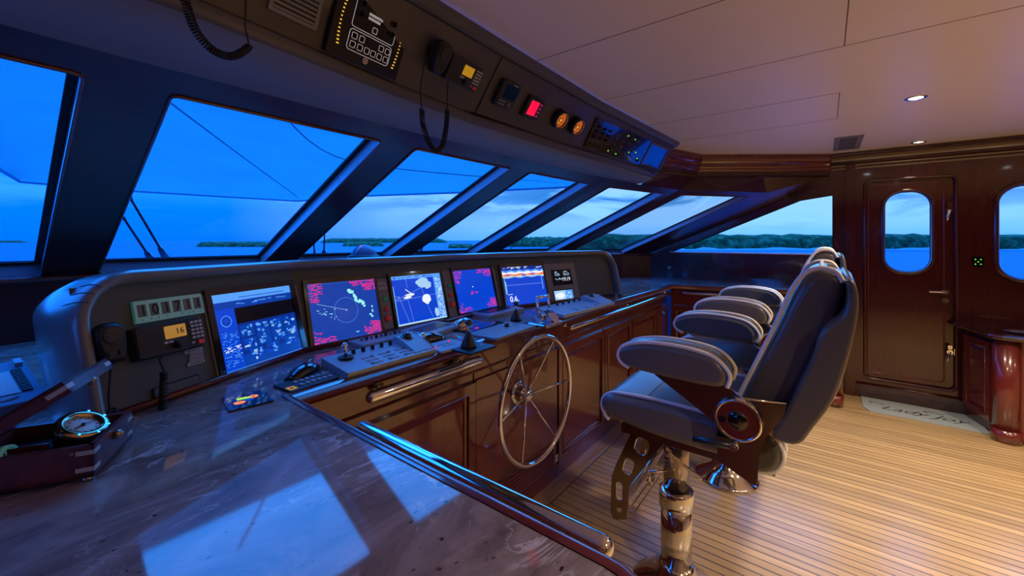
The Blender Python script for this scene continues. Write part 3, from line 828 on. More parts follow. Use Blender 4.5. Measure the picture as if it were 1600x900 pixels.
# cord from microphone down, coiled loop hanging under the console, up to the radio
def hang(pts, r_wire, coil_from, coil_to, rc, pitch, name, label, grp=None):
    path = spline(pts, 10); n = len(path)
    i0, i1 = int(n * coil_from), int(n * coil_to)
    hel = coil(path[i0:i1], rc, pitch)
    t = thing(name, label, 'cord', path[0])
    M = T(*(-path[0]))
    b = B('rubber'); b.tube(path[:i0 + 1] + hel + path[i1:], r_wire, None, 6, M=M); b.build('cord_wire', t)
    return t
def onYp(x, y, Y): return onY(x, y, Y)
pA = onY(662, 104, 1.05); pB = onY(700, 128, 1.08)
hang([pA, onY(657, 140, 1.03), onY(659, 168, 1.02), onY(662, 200, 1.02), onY(676, 232, 1.03), onY(690, 230, 1.05), onY(697, 200, 1.06), onY(699, 168, 1.06), onY(699, 148, 1.06), pB], .0020, .24, .78, .0075, .0055, 'coiled_cord', 'coiled black cord looping down below the overhead radio')
hang([onY(283, -60, .92), onY(287, -20, .93), onY(292, 10, .94), onY(306, 48, .96), onY(332, 78, .97), onY(362, 88, .98), onY(386, 76, .99), onY(388, 66, .995), onY(383, 40, .99), onY(384, 0, .97), onY(384, -40, .95)], .0019, .12, .66, .0068, .0052, 'coiled_cord', 'coiled black cord hanging at the upper left in front of the overhead console')

# small navigation display, red display
c2 = loc(OF[3], 788, 146)
t = thing('navigation_display', 'square dark navigation unit with blank screen and small white keys', 'display unit', on(OF[3], c2.x, c2.y, .002))
b = B('dark_plastic'); b.rbox((0, 0, .014), (.112, .112, .028), .016, cham=.005); b.build('display_body', t)
b = B('black_gloss'); b.rbox((.004, .016, .0285), (.074, .056, .0015), .003); b.build('display', t)
b = B('light_plastic'); b.box((.018, .0495, .0285), (.026, .0035, .0008)); b.build('printed_lettering', t)
for x, y in [(-.036 + .014 * i, -.026 - .013 * j) for i in range(3) for j in range(2)] + [(.026, -.026), (.026, -.042), (.018, -.034), (.034, -.034)]:
    b = B('light_plastic'); b.sphere((x, y, .028), .0034, seg=8); b.build('key', t)
c2 = loc(OF[3], 829, 167)
t = thing('autopilot_display', 'square unit with a glowing red screen on the overhead console', 'display unit', on(OF[3], c2.x, c2.y, .002))
b = B('dark_plastic'); b.rbox((0, 0, .012), (.108, .098, .024), .008, cham=.004); b.build('display_body', t)
b = B('e_crimson'); b.rbox((-.010, .002, .0245), (.056, .066, .0012), .002); b.build('display', t)
for k in range(4):
    b = B('e_pink'); b.torus((.034, .028 - .018 * k, .0245), .0040, .0008, seg=12, ts=4); b.build('key', t)
    b = B('e_pink'); b.box((.045, .028 - .018 * k, .0243), (.004, .001, .0006)); b.build('key', t)
# two round gauges
for (x, y, lb) in ((871, 184, 'round orange lit gauge, left of the pair on the overhead console'), (897, 195, 'round orange lit gauge, right of the pair on the overhead console')):
    c2 = loc(OF[3], x, y)
    t = thing('round_gauge', lb, 'gauge', on(OF[3], c2.x, c2.y, .001), 'round gauges overhead')
    b = B('black_plastic'); b.lathe([(0, 0), (.047, 0), (.047, .022), (.043, .034), (.039, .036), (.037, .030)], None, None, 36); b.build('gauge_case', t)
    b = B('brass'); b.torus((0, 0, .034), .0385, .0026, seg=36, ts=8); b.build('bezel_ring', t)
    b = B('e_dkorange', 'e_orange', 'ink')
    b.lathe([(0, .024), (.037, .024)], 'e_dkorange', None, 36)
    for k in range(15):
        a = PI * 1.25 - k * PI * 1.5 / 14
        F_ = RZ(a); b.box((.0300, 0, .0246), (.006, .0014, .0006), 'e_orange', F_)
    b.lathe([(.0205, .0246), (.0225, .0246)], 'e_orange', None, 30); b.lathe([(.0335, .0246), (.0348, .0246)], 'e_orange', None, 30)
    b.text('0', .009, 'e_orange', T(0, .012, .0246)); b.build('dial_face', t)
    b = B('e_yellow'); b.box((-.006, -.004, .0262), (.030, .0018, .0008), None, RZ(.9)); b.cyl((0, 0, .024), (0, 0, .029), .004); b.build('needle', t)
    b = B('clear_glass'); b.lathe([(0, .0325), (.036, .0325)], None, None, 30); b.build('cover_glass', t)
c2 = loc(OF[3], 858, 169)
t = tag(B('light_plastic').box((0, .004, 0), (.016, .0012, .0006)).box((0, -.008, 0), (.022, .001, .0006)).build('label_strip', None, on(OF[3], c2.x, c2.y, .0015)), 'tiny printed label strip between red display and the gauges', 'label')

# alarm panel with green lamps
F = OF[4]
a0 = loc(F, 948, 182); a1 = loc(F, 1020, 212); a2 = loc(F, 992, 258); a3 = loc(F, 908, 232)
x0, x1 = (a0.x + a3.x) / 2, (a1.x + a2.x) / 2
x0 -= .045; x1 += .02
t = thing('alarm_panel', 'dark switch panel with tiny green lights near the end of the overhead console', 'control panel', on(F, (x0 + x1) / 2, .106, .002))
PW_, PH_ = x1 - x0, .175
b = B('black_gloss'); b.rbox((0, 0, .003), (PW_, PH_, .006), .004); b.build('panel_plate', t)
b = B('grey_plastic'); outline(b, -PW_ * .33, PH_ * .14, PW_ * .30, PH_ * .62, .003, .0016, .0062, None); outline(b, -PW_ * .37, -PH_ * .33, PW_ * .22, PH_ * .24, .003, .0016, .0062, None)
b.build('printed_outlines', t)
for i in range(3):
    for j in range(3):
        b = B('lever_black'); x, y = -PW_ * (.42 - .09 * i), PH_ * (.27 - .16 * j); b.cyl((x, y, .006), (x, y, .016), .008, .007); b.box((x, y, .017), (.004, .013, .003)); b.build('rotary_switch', t)
for i in range(4):
    for j in range(4):
        x, y = PW_ * (-.10 + .12 * i), PH_ * (.32 - .2 * j)
        b = B('light_plastic' if (i + j) % 2 else 'grey_plastic'); b.cyl((x, y, .006), (x, y, .014), .0042, .0035, seg=12); b.build('push_switch', t)
for x, y in ((.06, .36), (.20, .33), (-.14, -.36), (.0, -.38), (.32, -.10), (.40, -.30), (.20, -.18)):
    b = B('e_green'); b.sphere((PW_ * x, PH_ * y, .0065), .0048, seg=10); b.build('green_lamp', t)
b = B('white_paint'); b.box((PW_ * .28, -PH_ * .40, .0065), (.03, .008, .001)); b.build('printed_label', t)
b = B('black_gloss'); b.cyl((PW_ * .43, -PH_ * .36, .006), (PW_ * .43, -PH_ * .36, .02), .010); b.build('dimmer_knob', t)
c0 = loc(F, 1040, 222); c1 = loc(F, 1008, 262)
t = thing('end_screen', 'blank glossy screen at the end of the overhead console reflecting blue light', 'screen', on(F, (x1 + 3.10 - 2.08) / 2 + .01, .108, .002))
ww = (F.inverted() @ V((3.16, 1.0, 1.95))).x - x1 - .03
t.matrix_world = on(F, x1 + .012 + ww / 2, .106, .002)
b = B('soffit_vinyl'); plate(b, rr(0, 0, ww, .172, .004), [rr(0, 0, ww - .03, .142, .003)], 0, .008, None); b.build('screen_frame', t)
b = B('black_gloss'); b.rbox((0, 0, .003), (ww - .028, .144, .003), .002); b.build('screen_glass', t)
# ------------------------------------------------------------------ worktop, base cabinets, rails
ZC = .93                       # top of the marble
EX, EY = .485, 1.155           # inner edges of the marble (towards the helmsman)
wt = thing('worktop', 'brown marble worktop with polished mahogany edge running round the helm', 'countertop', (.25, 1.2, ZC))
def wtm(b, name, **kw): return b.build(name, wt, T(-.25, -1.2, -ZC), **kw)
STX = [(3.95, EY), (4.02, .9), (4.16, .15), (4.18, -.05), (4.24, -.13)]
def arc(cx, cy, r, a0, a1, n=6): return [(cx + r * math.cos(math.radians(a0 + (a1 - a0) * i / n)), cy + r * math.sin(math.radians(a0 + (a1 - a0) * i / n))) for i in range(n + 1)]
edge = [(-.9, .155)] + [(EX - .07, .155)] + arc(EX - .07, .225, .07, -90, 0)[1:] + [(EX, EY)] + STX
outer = [(XW, -.13), (XW, 1.55), (4.36, 2.14), (3.68, 2.28), (2.76, 2.50), (1.88, 2.57), (1.07, 2.60), (.23, 2.60), (-.9, 2.55)]
b = B('marble'); b.prism(edge + outer, -.035 + ZC, ZC, 'marble'); wtm(b, 'marble_slab')
b = B('mahogany_h')
def nose(pts, w_=.030):
    prof = [(.0, .002), (.006, .0045), (.016, .004), (.025, -.003), (.030, -.014), (.029, -.026), (.022, -.037), (.010, -.042), (0, -.042)]
    rows = []
    P = [V((p[0], p[1], 0)) for p in pts]
    for i, p in enumerate(P):
        ds = []
        if i > 0: ds.append((P[i] - P[i - 1]).normalized())
        if i < len(P) - 1: ds.append((P[i + 1] - P[i]).normalized())
        n = sum([V((d.y, -d.x, 0)) for d in ds], V()).normalized(); k = 1 / max(.5, n.dot(V((ds[0].y, -ds[0].x, 0))))
        rows.append([p + n * (o * k) + V((0, 0, ZC + z)) for o, z in prof])
    b.grid(rows, 'mahogany_h', True)
nose(edge)
wtm(b, 'wood_edge')

FY = 1.215                     # face of the console cabinets
def panel_front(par, M, w_, h_, mat='mahogany', bead=True, name='door'):
    """raised and fielded panel door, local x right, y up, z out, origin lower left"""
    b = B(mat)
    s_ = .045
    plate(b, [(.002, .002), (w_ - .002, .002), (w_ - .002, h_ - .002), (.002, h_ - .002)], [[(s_, s_), (w_ - s_, s_), (w_ - s_, h_ - s_), (s_, h_ - s_)]], 0, .018, None)
    k = s_ + .012
    vs = [(s_, s_, .008), (w_ - s_, s_, .008), (w_ - s_, h_ - s_, .008), (s_, h_ - s_, .008), (k, k, .004), (w_ - k, k, .004), (w_ - k, h_ - k, .004), (k, h_ - k, .004)]
    b.add(vs, [(0, 1, 5, 4), (1, 2, 6, 5), (2, 3, 7, 6), (3, 0, 4, 7)])
    q = k + .022
    vs = [(k, k, .004), (w_ - k, k, .004), (w_ - k, h_ - k, .004), (k, h_ - k, .004), (q, q, .013), (w_ - q, q, .013), (w_ - q, h_ - q, .013), (q, h_ - q, .013)]
    b.add(vs, [(0, 1, 5, 4), (1, 2, 6, 5), (2, 3, 7, 6), (3, 0, 4, 7), (4, 5, 6, 7)])
    b.tube([(s_, s_, .018), (w_ - s_, s_, .018), (w_ - s_, h_ - s_, .018), (s_, h_ - s_, .018)], .0035, seg=6, closed=True)
    return b.build(name, par, M)
def cab(x0, x1, label, kind='panel', grp=None):
    t = thing('base_cabinet', label, 'cabinet', (x0, FY, 0), grp)
    w_ = x1 - x0
    b = B('mahogany'); b.box2((.002, .0, .0), (w_ - .002, .30, .775)); b.build('cabinet_body', t)
    b = B('mahogany_h'); b.box2((0, -.006, 0), (w_, .0, .07)); b.build('plinth', t)
    M = Matrix(((1, 0, 0, 0), (0, 0, -1, 0), (0, 1, 0, .075), (0, 0, 0, 1)))
    if kind == 'panel':
        panel_front(t, M, w_, .66)
    elif kind == 'wheel':
        b = B('mahogany'); b.box2((.012, -.012, .235), (w_ - .004, .0, .735)); b.box2((.0, -.014, .075), (.010, .0, .735))
        b.build('wheel_panel', t)
        b = B('mahogany_h')
        b.box2((.0, -.008, .075), (w_, .0, .235))
        for k in range(7): b.add([(.09, -.0085, .088 + k * .020), (w_ - .05, -.0085, .088 + k * .020), (w_ - .05, -.020, .096 + k * .020), (.09, -.020, .096 + k * .020), (.09, -.0085, .103 + k * .020), (w_ - .05, -.0085, .103 + k * .020)], [(0, 1, 2, 3), (3, 2, 5, 4)])
        b.build('louvre_vent', t)
    return t
cab(.47, 1.30, 'mahogany console cabinet left of the steering wheel with one wide fielded panel')
cab(1.305, 1.985, 'mahogany cabinet behind the steering wheel with a louvred vent at its foot', 'wheel')
cab(1.99, 2.60, 'mahogany cabinet just right of the steering wheel with a bright topped panel')
cab(2.605, 3.09, 'mahogany cabinet second to the right of the steering wheel, tall narrow panel')
cab(3.095, 3.67, 'mahogany cabinet third to the right of the steering wheel')
cab(3.675, 4.02, 'narrow mahogany cabinet in the far corner of the console front')
# fascia rail between worktop and cabinets
b = B('mahogany_h'); b.box2((.47, FY - .008, .772), (4.0, FY + .2, ZC - .036)); b.tube([(.48, FY - .010, .778), (3.96, FY - .010, .778)], .005, seg=6)
tag(b.build('fascia_rail'), 'long mahogany fascia rail between the marble worktop and the console cabinets', 'panel')
# door catches under the worktop
for x, lb in ((.825, 'small chrome catch on the mahogany fascia above the left end of the left grab rail'), (1.153, 'small chrome catch on the mahogany fascia above the right end of the left grab rail'), (2.95, 'tiny chrome catch on the fascia above the long right grab rail')):
    b = B('chrome'); b.cyl((x, FY - .008, .845), (x, FY - .030, .845), .011, .008); b.box((x + .012, FY - .028, .846), (.028, .007, .009)); b.sphere((x - .01, FY - .03, .846), .007, seg=8)
    tag(b.build('cabinet_catch'), lb, 'latch')
b = B('white_paint', 'ink'); Mx = Matrix(((1, 0, 0, 1.96), (0, 0, -1, FY - .022), (0, 1, 0, .125), (0, 0, 0, 1)))
b.box((0, 0, 0), (.028, .038, .001), 'white_paint', Mx); outline(b, 0, 0, .022, .030, .001, .0022, .0007, 'ink'); 
bb = B('white_paint', 'ink'); bb.box((0, 0, 0), (.030, .040, .001), 'white_paint'); outline(bb, 0, 0, .024, .033, .001, .0024, .0007, 'ink'); bb.cyl((0, 0, .0005), (0, 0, .0012), .004, mat='ink', seg=10)
tag(bb.build('warning_sticker', None, Mx), 'small white square sticker near the floor on the cabinet right of the wheel', 'sticker')

# starboard side cabinets under the slanting worktop
def side_cab(p, q, label):
    p = V((*p, 0)); q = V((*q, 0)); L = (q - p).length
    F = frame(p, q - p, (0, 0, 1))
    t = thing('base_cabinet', label, 'cabinet', F)
    b = B('mahogany'); b.box2((.001, 0, -.14), (L - .001, .895, 0)); b.build('cabinet_body', t)
    b = B('mahogany_h'); b.box2((0, 0, 0), (L, .07, .006)); b.build('plinth', t)
    panel_front(t, T(0, .075, 0), L, .66)
SC = [(4.015, 1.17), (4.075, .78), (4.14, .39), (4.20, .02)]
for (p, q, lb) in ((SC[0], SC[1], 'mahogany side cabinet in the far corner beyond the chairs'), (SC[1], SC[2], 'mahogany side cabinet seen between the armrests of the far chair'), (SC[2], SC[3], 'mahogany side cabinet behind the backrests, next to the rounded end post')):
    side_cab(p, q, lb)
b = B('mahogany'); b.cyl((4.245, -.055, .045), (4.245, -.055, .895), .062, seg=28); b.box2((4.245, -.117, 0), (XW, .02, .895)); b.cyl((4.245, -.055, 0), (4.245, -.055, .095), .067, seg=28)
tag(b.build('end_post'), 'rounded mahogany end post of the side cabinets beside the door', 'post')
# cabinet below the near worktop (its face looks to the helm seats)
t = thing('base_cabinet', 'mahogany cabinet under the near marble worktop beside the camera', 'cabinet', (.46, .2, 0))
b = B('mahogany'); b.box2((-1.2, .0, 0), (0, 1.0, .895)); b.build('cabinet_body', t)
Fs = Matrix(((0, 0, 1, 0), (-1, 0, 0, .99), (0, 1, 0, .075), (0, 0, 0, 1)))
Fs = frame((0, .0, .075), (0, 1, 0), (0, 0, 1))
panel_front(t, Fs, .49, .74); panel_front(t, frame((0, .495, .075), (0, 1, 0), (0, 0, 1)), .49, .74)

# polished grab rails
def rail(p, q, r, offs, label, posts=(.12, .88)):
    p = V(p); q = V(q); d = q - p; F = T(*p)
    t = thing('grab_rail', label, 'handrail', F, None)
    b = B('chrome'); b.cyl((0, 0, 0), d, r, seg=24, rnd=r); b.build('rail_tube', t)
    for k in posts:
        c = d * k; e = c + V(offs)
        b = B('chrome'); b.cyl(c, e, r * .42); b.cyl(e - V(offs) * .22, e, r * .75, r * .95); b.build('standoff', t)
rail((.745, 1.130, .855), (1.235, 1.130, .855), .020, (0, .072, 0), 'thick polished grab rail on the console front left of the steering wheel')
rail((2.02, 1.135, .857), (3.98, 1.135, .857), .0165, (0, .072, 0), 'long polished grab rail on the console front right of the steering wheel', (.02, .5, .97))
rail((.560, .885, .895), (.560, .262, .895), .017, (-.10, 0, -.01), 'polished grab rail along the edge of the near marble worktop', (.1, .9))
rail((4.0, 1.05, .857), (4.14, .10, .857), .014, (.06, 0, 0), 'slim polished grab rail along the far side cabinets')

# ------------------------------------------------------------------ steering wheel
WC = V((1.605, 1.075, .598)); WR = .292
t = thing('steering_wheel', 'large polished steel steering wheel with six spokes in front of the console', 'steering wheel', frame(WC, (1, 0, 0), (0, 0, 1)))
b = B('chrome'); b.torus((0, 0, 0), WR, .0115, seg=96, ts=14); b.build('rim', t)
b = B('chrome'); b.lathe([(0, -.045), (.020, -.045), (.026, -.05), (.030, -.056), (.030, -.075), (.038, -.078), (.040, -.084), (.040, -.135)], None, None, 32); b.lathe([(0, -.040), (.012, -.040), (.016, -.046)], None, None, 20); b.build('hub', t)
for k in range(6):
    a = math.radians(62 + k * 60)
    b = B('chrome'); b.cyl((math.cos(a) * .028, math.sin(a) * .028, -.066), (math.cos(a) * (WR - .006), math.sin(a) * (WR - .006), 0), .0060, .0048, seg=10); b.build('spoke', t)
b = B('chrome'); b.lathe([(.056, -.127), (.056, -.120), (.050, -.116), (.038, -.116)], None, None, 32); b.build('shaft_flange', t)

# ------------------------------------------------------------------ helm pod (molded hood with dashboard)
TILT = math.radians(15)
Q = [V((.150, 1.315, 0)), V((.735, 1.550, 0)), V((1.88, 1.550, 0)), V((2.95, 1.270, 0))]
def pframe(p, q):
    u = (q - p).normalized(); nb = V((-u.y, u.x, 0))
    v = V((0, 0, 1)) * math.cos(TILT) + nb * math.sin(TILT)
    return frame((p.x, p.y, ZC), u, v)
PF = [pframe(Q[i], Q[i + 1]) for i in range(3)]
HT = .318                      # slant height of the dashboard
pod = thing('helm_pod', 'wide molded dark hood and dashboard on the marble console', 'console hood', (1.5, 1.55, ZC))
PM = T(-1.5, -1.55, -ZC)
b = B('dash_grey')
def line_at(k, bb):            # end points of facet k at slant height bb, mitred with its neighbours
    F = PF[k]; L = (Q[k + 1] - Q[k]).length
    return F @ V((0, bb, 0)), F @ V((L, bb, 0))
def mitre(k, bb):              # k = 1,2 : joint between facets at slant height bb
    h_ = bb * math.cos(TILT); s_ = bb * math.sin(TILT)
    u0 = (Q[k] - Q[k - 1]).normalized(); u1 = (Q[k + 1] - Q[k]).normalized()
    n0 = V((-u0.y, u0.x, 0)); n1 = V((-u1.y, u1.x, 0)); n = (n0 + n1).normalized(); n = n / n.dot(n0)
    return Q[k] + n * s_ + V((0, 0, ZC + h_))
def joint(k, bb):
    if k == 0: return line_at(0, bb)[0]
    if k == 3: return line_at(2, bb)[1]
    return mitre(k, bb)
for k in range(3):
    b.quad(joint(k, 0), joint(k + 1, 0), joint(k + 1, HT), joint(k, HT))
b.build('dashboard', pod, PM)
# hood: lip profile swept up one side, across and down the other
path = []          # (point, outward, viewer normal)
L0 = (Q[1] - Q[0]).length; L2 = (Q[3] - Q[2]).length; rc = .10; rcr = .12
for i in range(5): path.append((PF[0] @ V((0, .0 + (HT - rc) * i / 4, 0)), PF[0].to_3x3() @ V((-1, 0, 0)), PF[0].col[2].to_3d()))
for i in range(1, 9):
    a = PI - PI / 2 * i / 8; path.append((PF[0] @ V((rc + rc * math.cos(a), HT - rc + rc * math.sin(a), 0)), PF[0].to_3x3() @ V((math.cos(a), math.sin(a), 0)), PF[0].col[2].to_3d()))
up0 = PF[0].col[1].to_3d(); up1 = PF[1].col[1].to_3d(); up2 = PF[2].col[1].to_3d(); z0, z1, z2 = (PF[k].col[2].to_3d() for k in range(3))
for t_ in (.45, .9):
    path.append((PF[0] @ V((rc + (L0 - rc) * t_, HT, 0)), up0, z0))
path.append((mitre(1, HT), (up0 + up1).normalized(), (z0 + z1).normalized()))
for t_ in (.1, .5, .9): path.append((mitre(1, HT).lerp(mitre(2, HT), t_), up1, z1))
path.append((mitre(2, HT), (up1 + up2).normalized(), (z1 + z2).normalized()))
for t_ in (.1, .55): path.append((PF[2] @ V(((L2 - rcr) * t_, HT, 0)), up2, z2))
for i in range(0, 9):
    a = PI / 2 - PI / 2 * i / 8; path.append((PF[2] @ V((L2 - rcr + rcr * math.cos(a), HT - rcr + rcr * math.sin(a), 0)), PF[2].to_3x3() @ V((math.cos(a), math.sin(a), 0)), z2))
for i in range(1, 5): path.append((PF[2] @ V((L2, (HT - rcr) * (1 - i / 4), 0)), PF[2].to_3x3() @ V((1, 0, 0)), z2))
prof = [(-.004, -.004), (.026, -.006), (.046, -.003), (.056, .004), (.058, .013), (.052, .022), (.036, .028), (.014, .030), (-.03, .030), (-.10, .022), (-.20, -.002), (-.30, -.04), (-.40, -.10)]
hood = B('hood_vinyl')
rows = []
for p, o, z in path:
    r_ = []
    for a_, q_ in prof:
        # behind the lip the shell runs level towards the bow instead of along the tilted normal
        if a_ < 0:
            zz = V((z.x, z.y, 0)).normalized(); r_.append(p + zz * a_ * .75 + o * (q_ if q_ > 0 else q_ * .8))
        else: r_.append(p + z * a_ + o * q_)
    for v_ in r_: v_.z = max(v_.z, ZC + .001)
    rows.append(r_)
hood.grid(rows, None, True)
hood.build('hood_shell', pod, PM)
b = B('mahogany_h')
for k in range(3):
    z_ = PF[k].col[2].to_3d(); zz = V((z_.x, z_.y, 0)).normalized()
    p, q = Q[k] + zz * .012, Q[k + 1] + zz * .012
    b.tube([p + V((0, 0, ZC + .009)), q + V((0, 0, ZC + .009))], .010, seg=10)
b.build('base_moulding', pod, PM)
# pleats at the left shoulder of the hood
for i in (7, 8, 9):
    p, o, z = path[i - 1]; p2 = path[i]
    m = (path[i - 1][0] + path[i][0]) / 2; oo = (path[i - 1][1] + path[i][1]).normalized()
    b = B('rubber'); b.tube([m + z * a_ + oo * (q_ + .0006) for a_, q_ in prof[4:9]], .0010, seg=5); b.build('stitched_seam', pod, PM)

def sgrid(F, k):
    return F
# --- screens --------------------------------------------------------------
def monitor(F, px, label, margin=(.016, .016, .018, .018), depth=.012, rfix=None):
    cx, cy, w_, h_ = pxrect(F, *px)
    t = thing('monitor', label, 'monitor', on(F, cx, cy, .002))
    l, r, bt, tp = margin
    b = B('black_gloss'); plate(b, [(-w_ / 2 - l, -h_ / 2 - bt), (w_ / 2 + r, -h_ / 2 - bt), (w_ / 2 + r, h_ / 2 + tp), (-w_ / 2 - l, h_ / 2 + tp)], [[(-w_ / 2, -h_ / 2), (w_ / 2, -h_ / 2), (w_ / 2, h_ / 2), (-w_ / 2, h_ / 2)]], 0, depth); b.build('bezel', t)
    return t, w_, h_, depth - .004
class Scr:
    """draws a lit screen image out of small coloured tiles, in 0..1 coordinates"""
    def __init__(s, w_, h_, z, base): s.b = B(base); s.w, s.h, s.z = w_, h_, z; s.b.box((0, 0, z - .001), (w_, h_, .002), base); s.k = 1
    def P(s, x, y): return ((x - .5) * s.w, (y - .5) * s.h)
    def r(s, x0, y0, x1, y1, m, lv=1):
        a = s.P(x0, y0); c = s.P(x1, y1); s.b.rect(a[0], a[1], c[0], c[1], s.z + .00012 * lv, m)
    def poly(s, pts, m, lv=1): s.b.add([(*s.P(*p), s.z + .00012 * lv) for p in pts], [tuple(range(len(pts)))], m)
    def line(s, p, q, th, m, lv=2):
        a = V(s.P(*p)); c = V(s.P(*q)); d = (c - a); 
        if d.length < 1e-7: return
        n = V((-d.y, d.x)).normalized() * th / 2; z = s.z + .00012 * lv
        s.b.add([(*(a + n), z), (*(a - n), z), (*(c - n), z), (*(c + n), z)], [(0, 1, 2, 3)], m)
    def circ(s, c, r_, th, m, lv=2, n=40, a0=0, a1=2 * PI):
        cx, cy = s.P(*c); z = s.z + .00012 * lv; vs = []
        for i in range(n + 1):
            a = a0 + (a1 - a0) * i / n
            vs += [(cx + (r_ - th / 2) * math.cos(a), cy + (r_ - th / 2) * math.sin(a), z), (cx + (r_ + th / 2) * math.cos(a), cy + (r_ + th / 2) * math.sin(a), z)]
        s.b.add(vs, [(2 * i, 2 * i + 1, 2 * i + 3, 2 * i + 2) for i in range(n)], m)
    def blob(s, c, rx, ry, m, lv=2, n=12, jit=.35, rnd=random):
        s.poly([(c[0] + rx * math.cos(2 * PI * i / n) * (1 + jit * (rnd.random() - .5)), c[1] + ry * math.sin(2 * PI * i / n) * (1 + jit * (rnd.random() - .5))) for i in range(n)], m, lv)
    def dots(s, box, n, m, sz=(.012, .006), lv=2, rnd=random):
        for _ in range(n):
            x = rnd.uniform(box[0], box[2]); y = rnd.uniform(box[1], box[3]); a = rnd.uniform(.5, 1.5) * sz[0]; h_ = sz[1] * rnd.uniform(.7, 1.3)
            s.r(x, y, min(x + a, .995), min(y + h_, .995), m, lv)
    def done(s, t): return s.b.build('display', t)
R = random.Random(3)
# 1 camera wall computer screen
t, w_, h_, z_ = monitor(PF[0], ((323, 463), (447, 448), (472, 552), (352, 588)), 'large touch monitor at the left showing small camera pictures in blue', (.018, .022, .045, .020))
s = Scr(w_, h_, z_, 'e_navy')
s.r(0, .90, 1, 1, 'e_light'); s.r(0, .81, 1, .90, 'e_mid', 1); s.r(0, 0, .22, .82, 'e_blue', 1); s.r(0, .04, 1, .055, 'e_light', 2); s.r(0, 0, .42, .04, 'e_teal', 2)
s.r(.22, .60, 1, .80, 'e_black', 1); s.r(.22, .05, 1, .20, 'e_mid', 1)
for x, y in ((.24, .42), (.43, .42), (.62, .42), (.81, .42), (.24, .25), (.43, .27), (.62, .27), (.81, .27), (.30, .10), (.52, .12), (.77, .14)):
    s.r(x, y, x + .17, y + .15, 'e_mid', 2)
    for _ in range(16): s.blob((x + R.uniform(.02, .15), y + R.uniform(.02, .13)), R.uniform(.008, .035), R.uniform(.006, .022), R.choice(['e_light', 'e_pale', 'e_navy', 'e_blue', 'e_mid', 'e_light']), 3, 7, .6, R)
s.circ((.11, .66), .017, .002, 'e_light'); s.circ((.11, .66), .009, .004, 'e_mid')
s.dots((.02, .10, .20, .52), 90, 'e_light', (.022, .006), 2, R); s.dots((.02, .28, .20, .34), 30, 'e_white', (.02, .006), 3, R); s.dots((.25, .84, .9, .86), 10, 'e_light', (.05, .01), 2, R); s.dots((.6, .02, .95, .03), 12, 'e_white', (.012, .012), 3, R)
s.r(.30, .93, .9, .94, 'e_blue', 2); s.done(t)
for k, (x, m) in enumerate(((.50, 'e_pale'), (.66, 'e_dkorange'), (.80, 'e_pale'), (.98, 'e_lgreen'))):
    b = B(m); b.torus(((x - .5) * w_, -h_ / 2 - .022, .0125), .0055, .0012, None, None, 16, 5); b.cyl(((x - .5) * w_, -h_ / 2 - .022, .012), ((x - .5) * w_, -h_ / 2 - .022, .0128), .0022); b.build('touch_button', t)
# 2 radar
def radar_corners(s, cols, dense=1):
    for bx, n in (((.0, .80, .18, 1), 40), ((.0, .68, .10, .85), 20), ((.58, .90, 1, 1), 70), ((.78, .80, 1, .93), 50), ((.0, .0, .30, .10), 40), ((.0, .10, .10, .22), 8), ((.72, .02, 1, .17), 70), ((.82, .12, 1, .24), 36)):
        s.dots(bx, int(n * dense), cols, (.035, .009), 2, R)
t, w_, h_, z_ = monitor(PF[1], ((477, 446), (582, 436), (595, 520), (489, 541)), 'radar monitor with pink text corners and a pale range ring', (.014, .012, .018, .018))
s = Scr(w_, h_, z_, 'e_mid'); radar_corners(s, 'e_pink', 1.2)
s.circ((.50, .50), .052, .0011, 'e_light'); s.line((.50, .50), (.10, .66), .0012, 'e_pale'); s.circ((.5, .5), .002, .002, 'e_pale')
for c, rx, ry in (((.60, .80), .045, .03), ((.58, .84), .03, .03), ((.66, .68), .03, .06), ((.72, .62), .05, .035), ((.76, .58), .03, .04), ((.78, .53), .02, .02), ((.64, .73), .02, .04), ((.90, .50), .012, .02), ((.90, .42), .012, .03), ((.86, .36), .02, .02), ((.88, .32), .02, .02), ((.62, .10), .03, .008)):
    s.blob(c, rx, ry, 'e_cyan', 3, 12, .7, R)
s.dots((.08, .45, .26, .56), 10, 'e_cyan', (.03, .007), 2, R); s.dots((.25, .35, .35, .55), 6, 'e_cyan', (.015, .01), 2, R)
for k in range(24): s.r(.02 + .04 * k, .985, .028 + .04 * k, .99, 'e_pale', 2); s.r(.02 + .04 * k, .012, .028 + .04 * k, .017, 'e_pale', 2)
s.line((.86, .62), (1, .62), .0006, 'e_violet'); s.line((.86, .44), (1, .44), .0006, 'e_violet'); s.done(t)
# 3 chart plotter
t, w_, h_, z_ = monitor(PF[1], ((608, 434), (684, 427), (697, 496), (620, 511)), 'chart plotter monitor in the middle with white islands and route lines', (.012, .012, .016, .018))
s = Scr(w_, h_, z_, 'e_blue')
s.r(0, .93, 1, 1, 'e_light', 1); s.r(.84, .0, 1, .93, 'e_light', 1); s.r(0, 0, 1, .035, 'e_pale', 2); s.r(0, 0, .03, .80, 'e_light', 1)
s.blob((.60, .83), .13, .10, 'e_pale', 2, 14, .4, R); s.blob((.70, .76), .08, .08, 'e_pale', 2, 12, .4, R); s.blob((.63, .47), .085, .11, 'e_white', 3, 14, .3, R); s.blob((.80, .15), .05, .10, 'e_pale', 2, 10, .4, R)
s.blob((.31, .60), .10, .022, 'e_white', 3, 10, .8, R); s.blob((.26, .55), .07, .03, 'e_white', 3, 10, .8, R); s.line((.24, .72), (.36, .60), .004, 'e_white', 3)
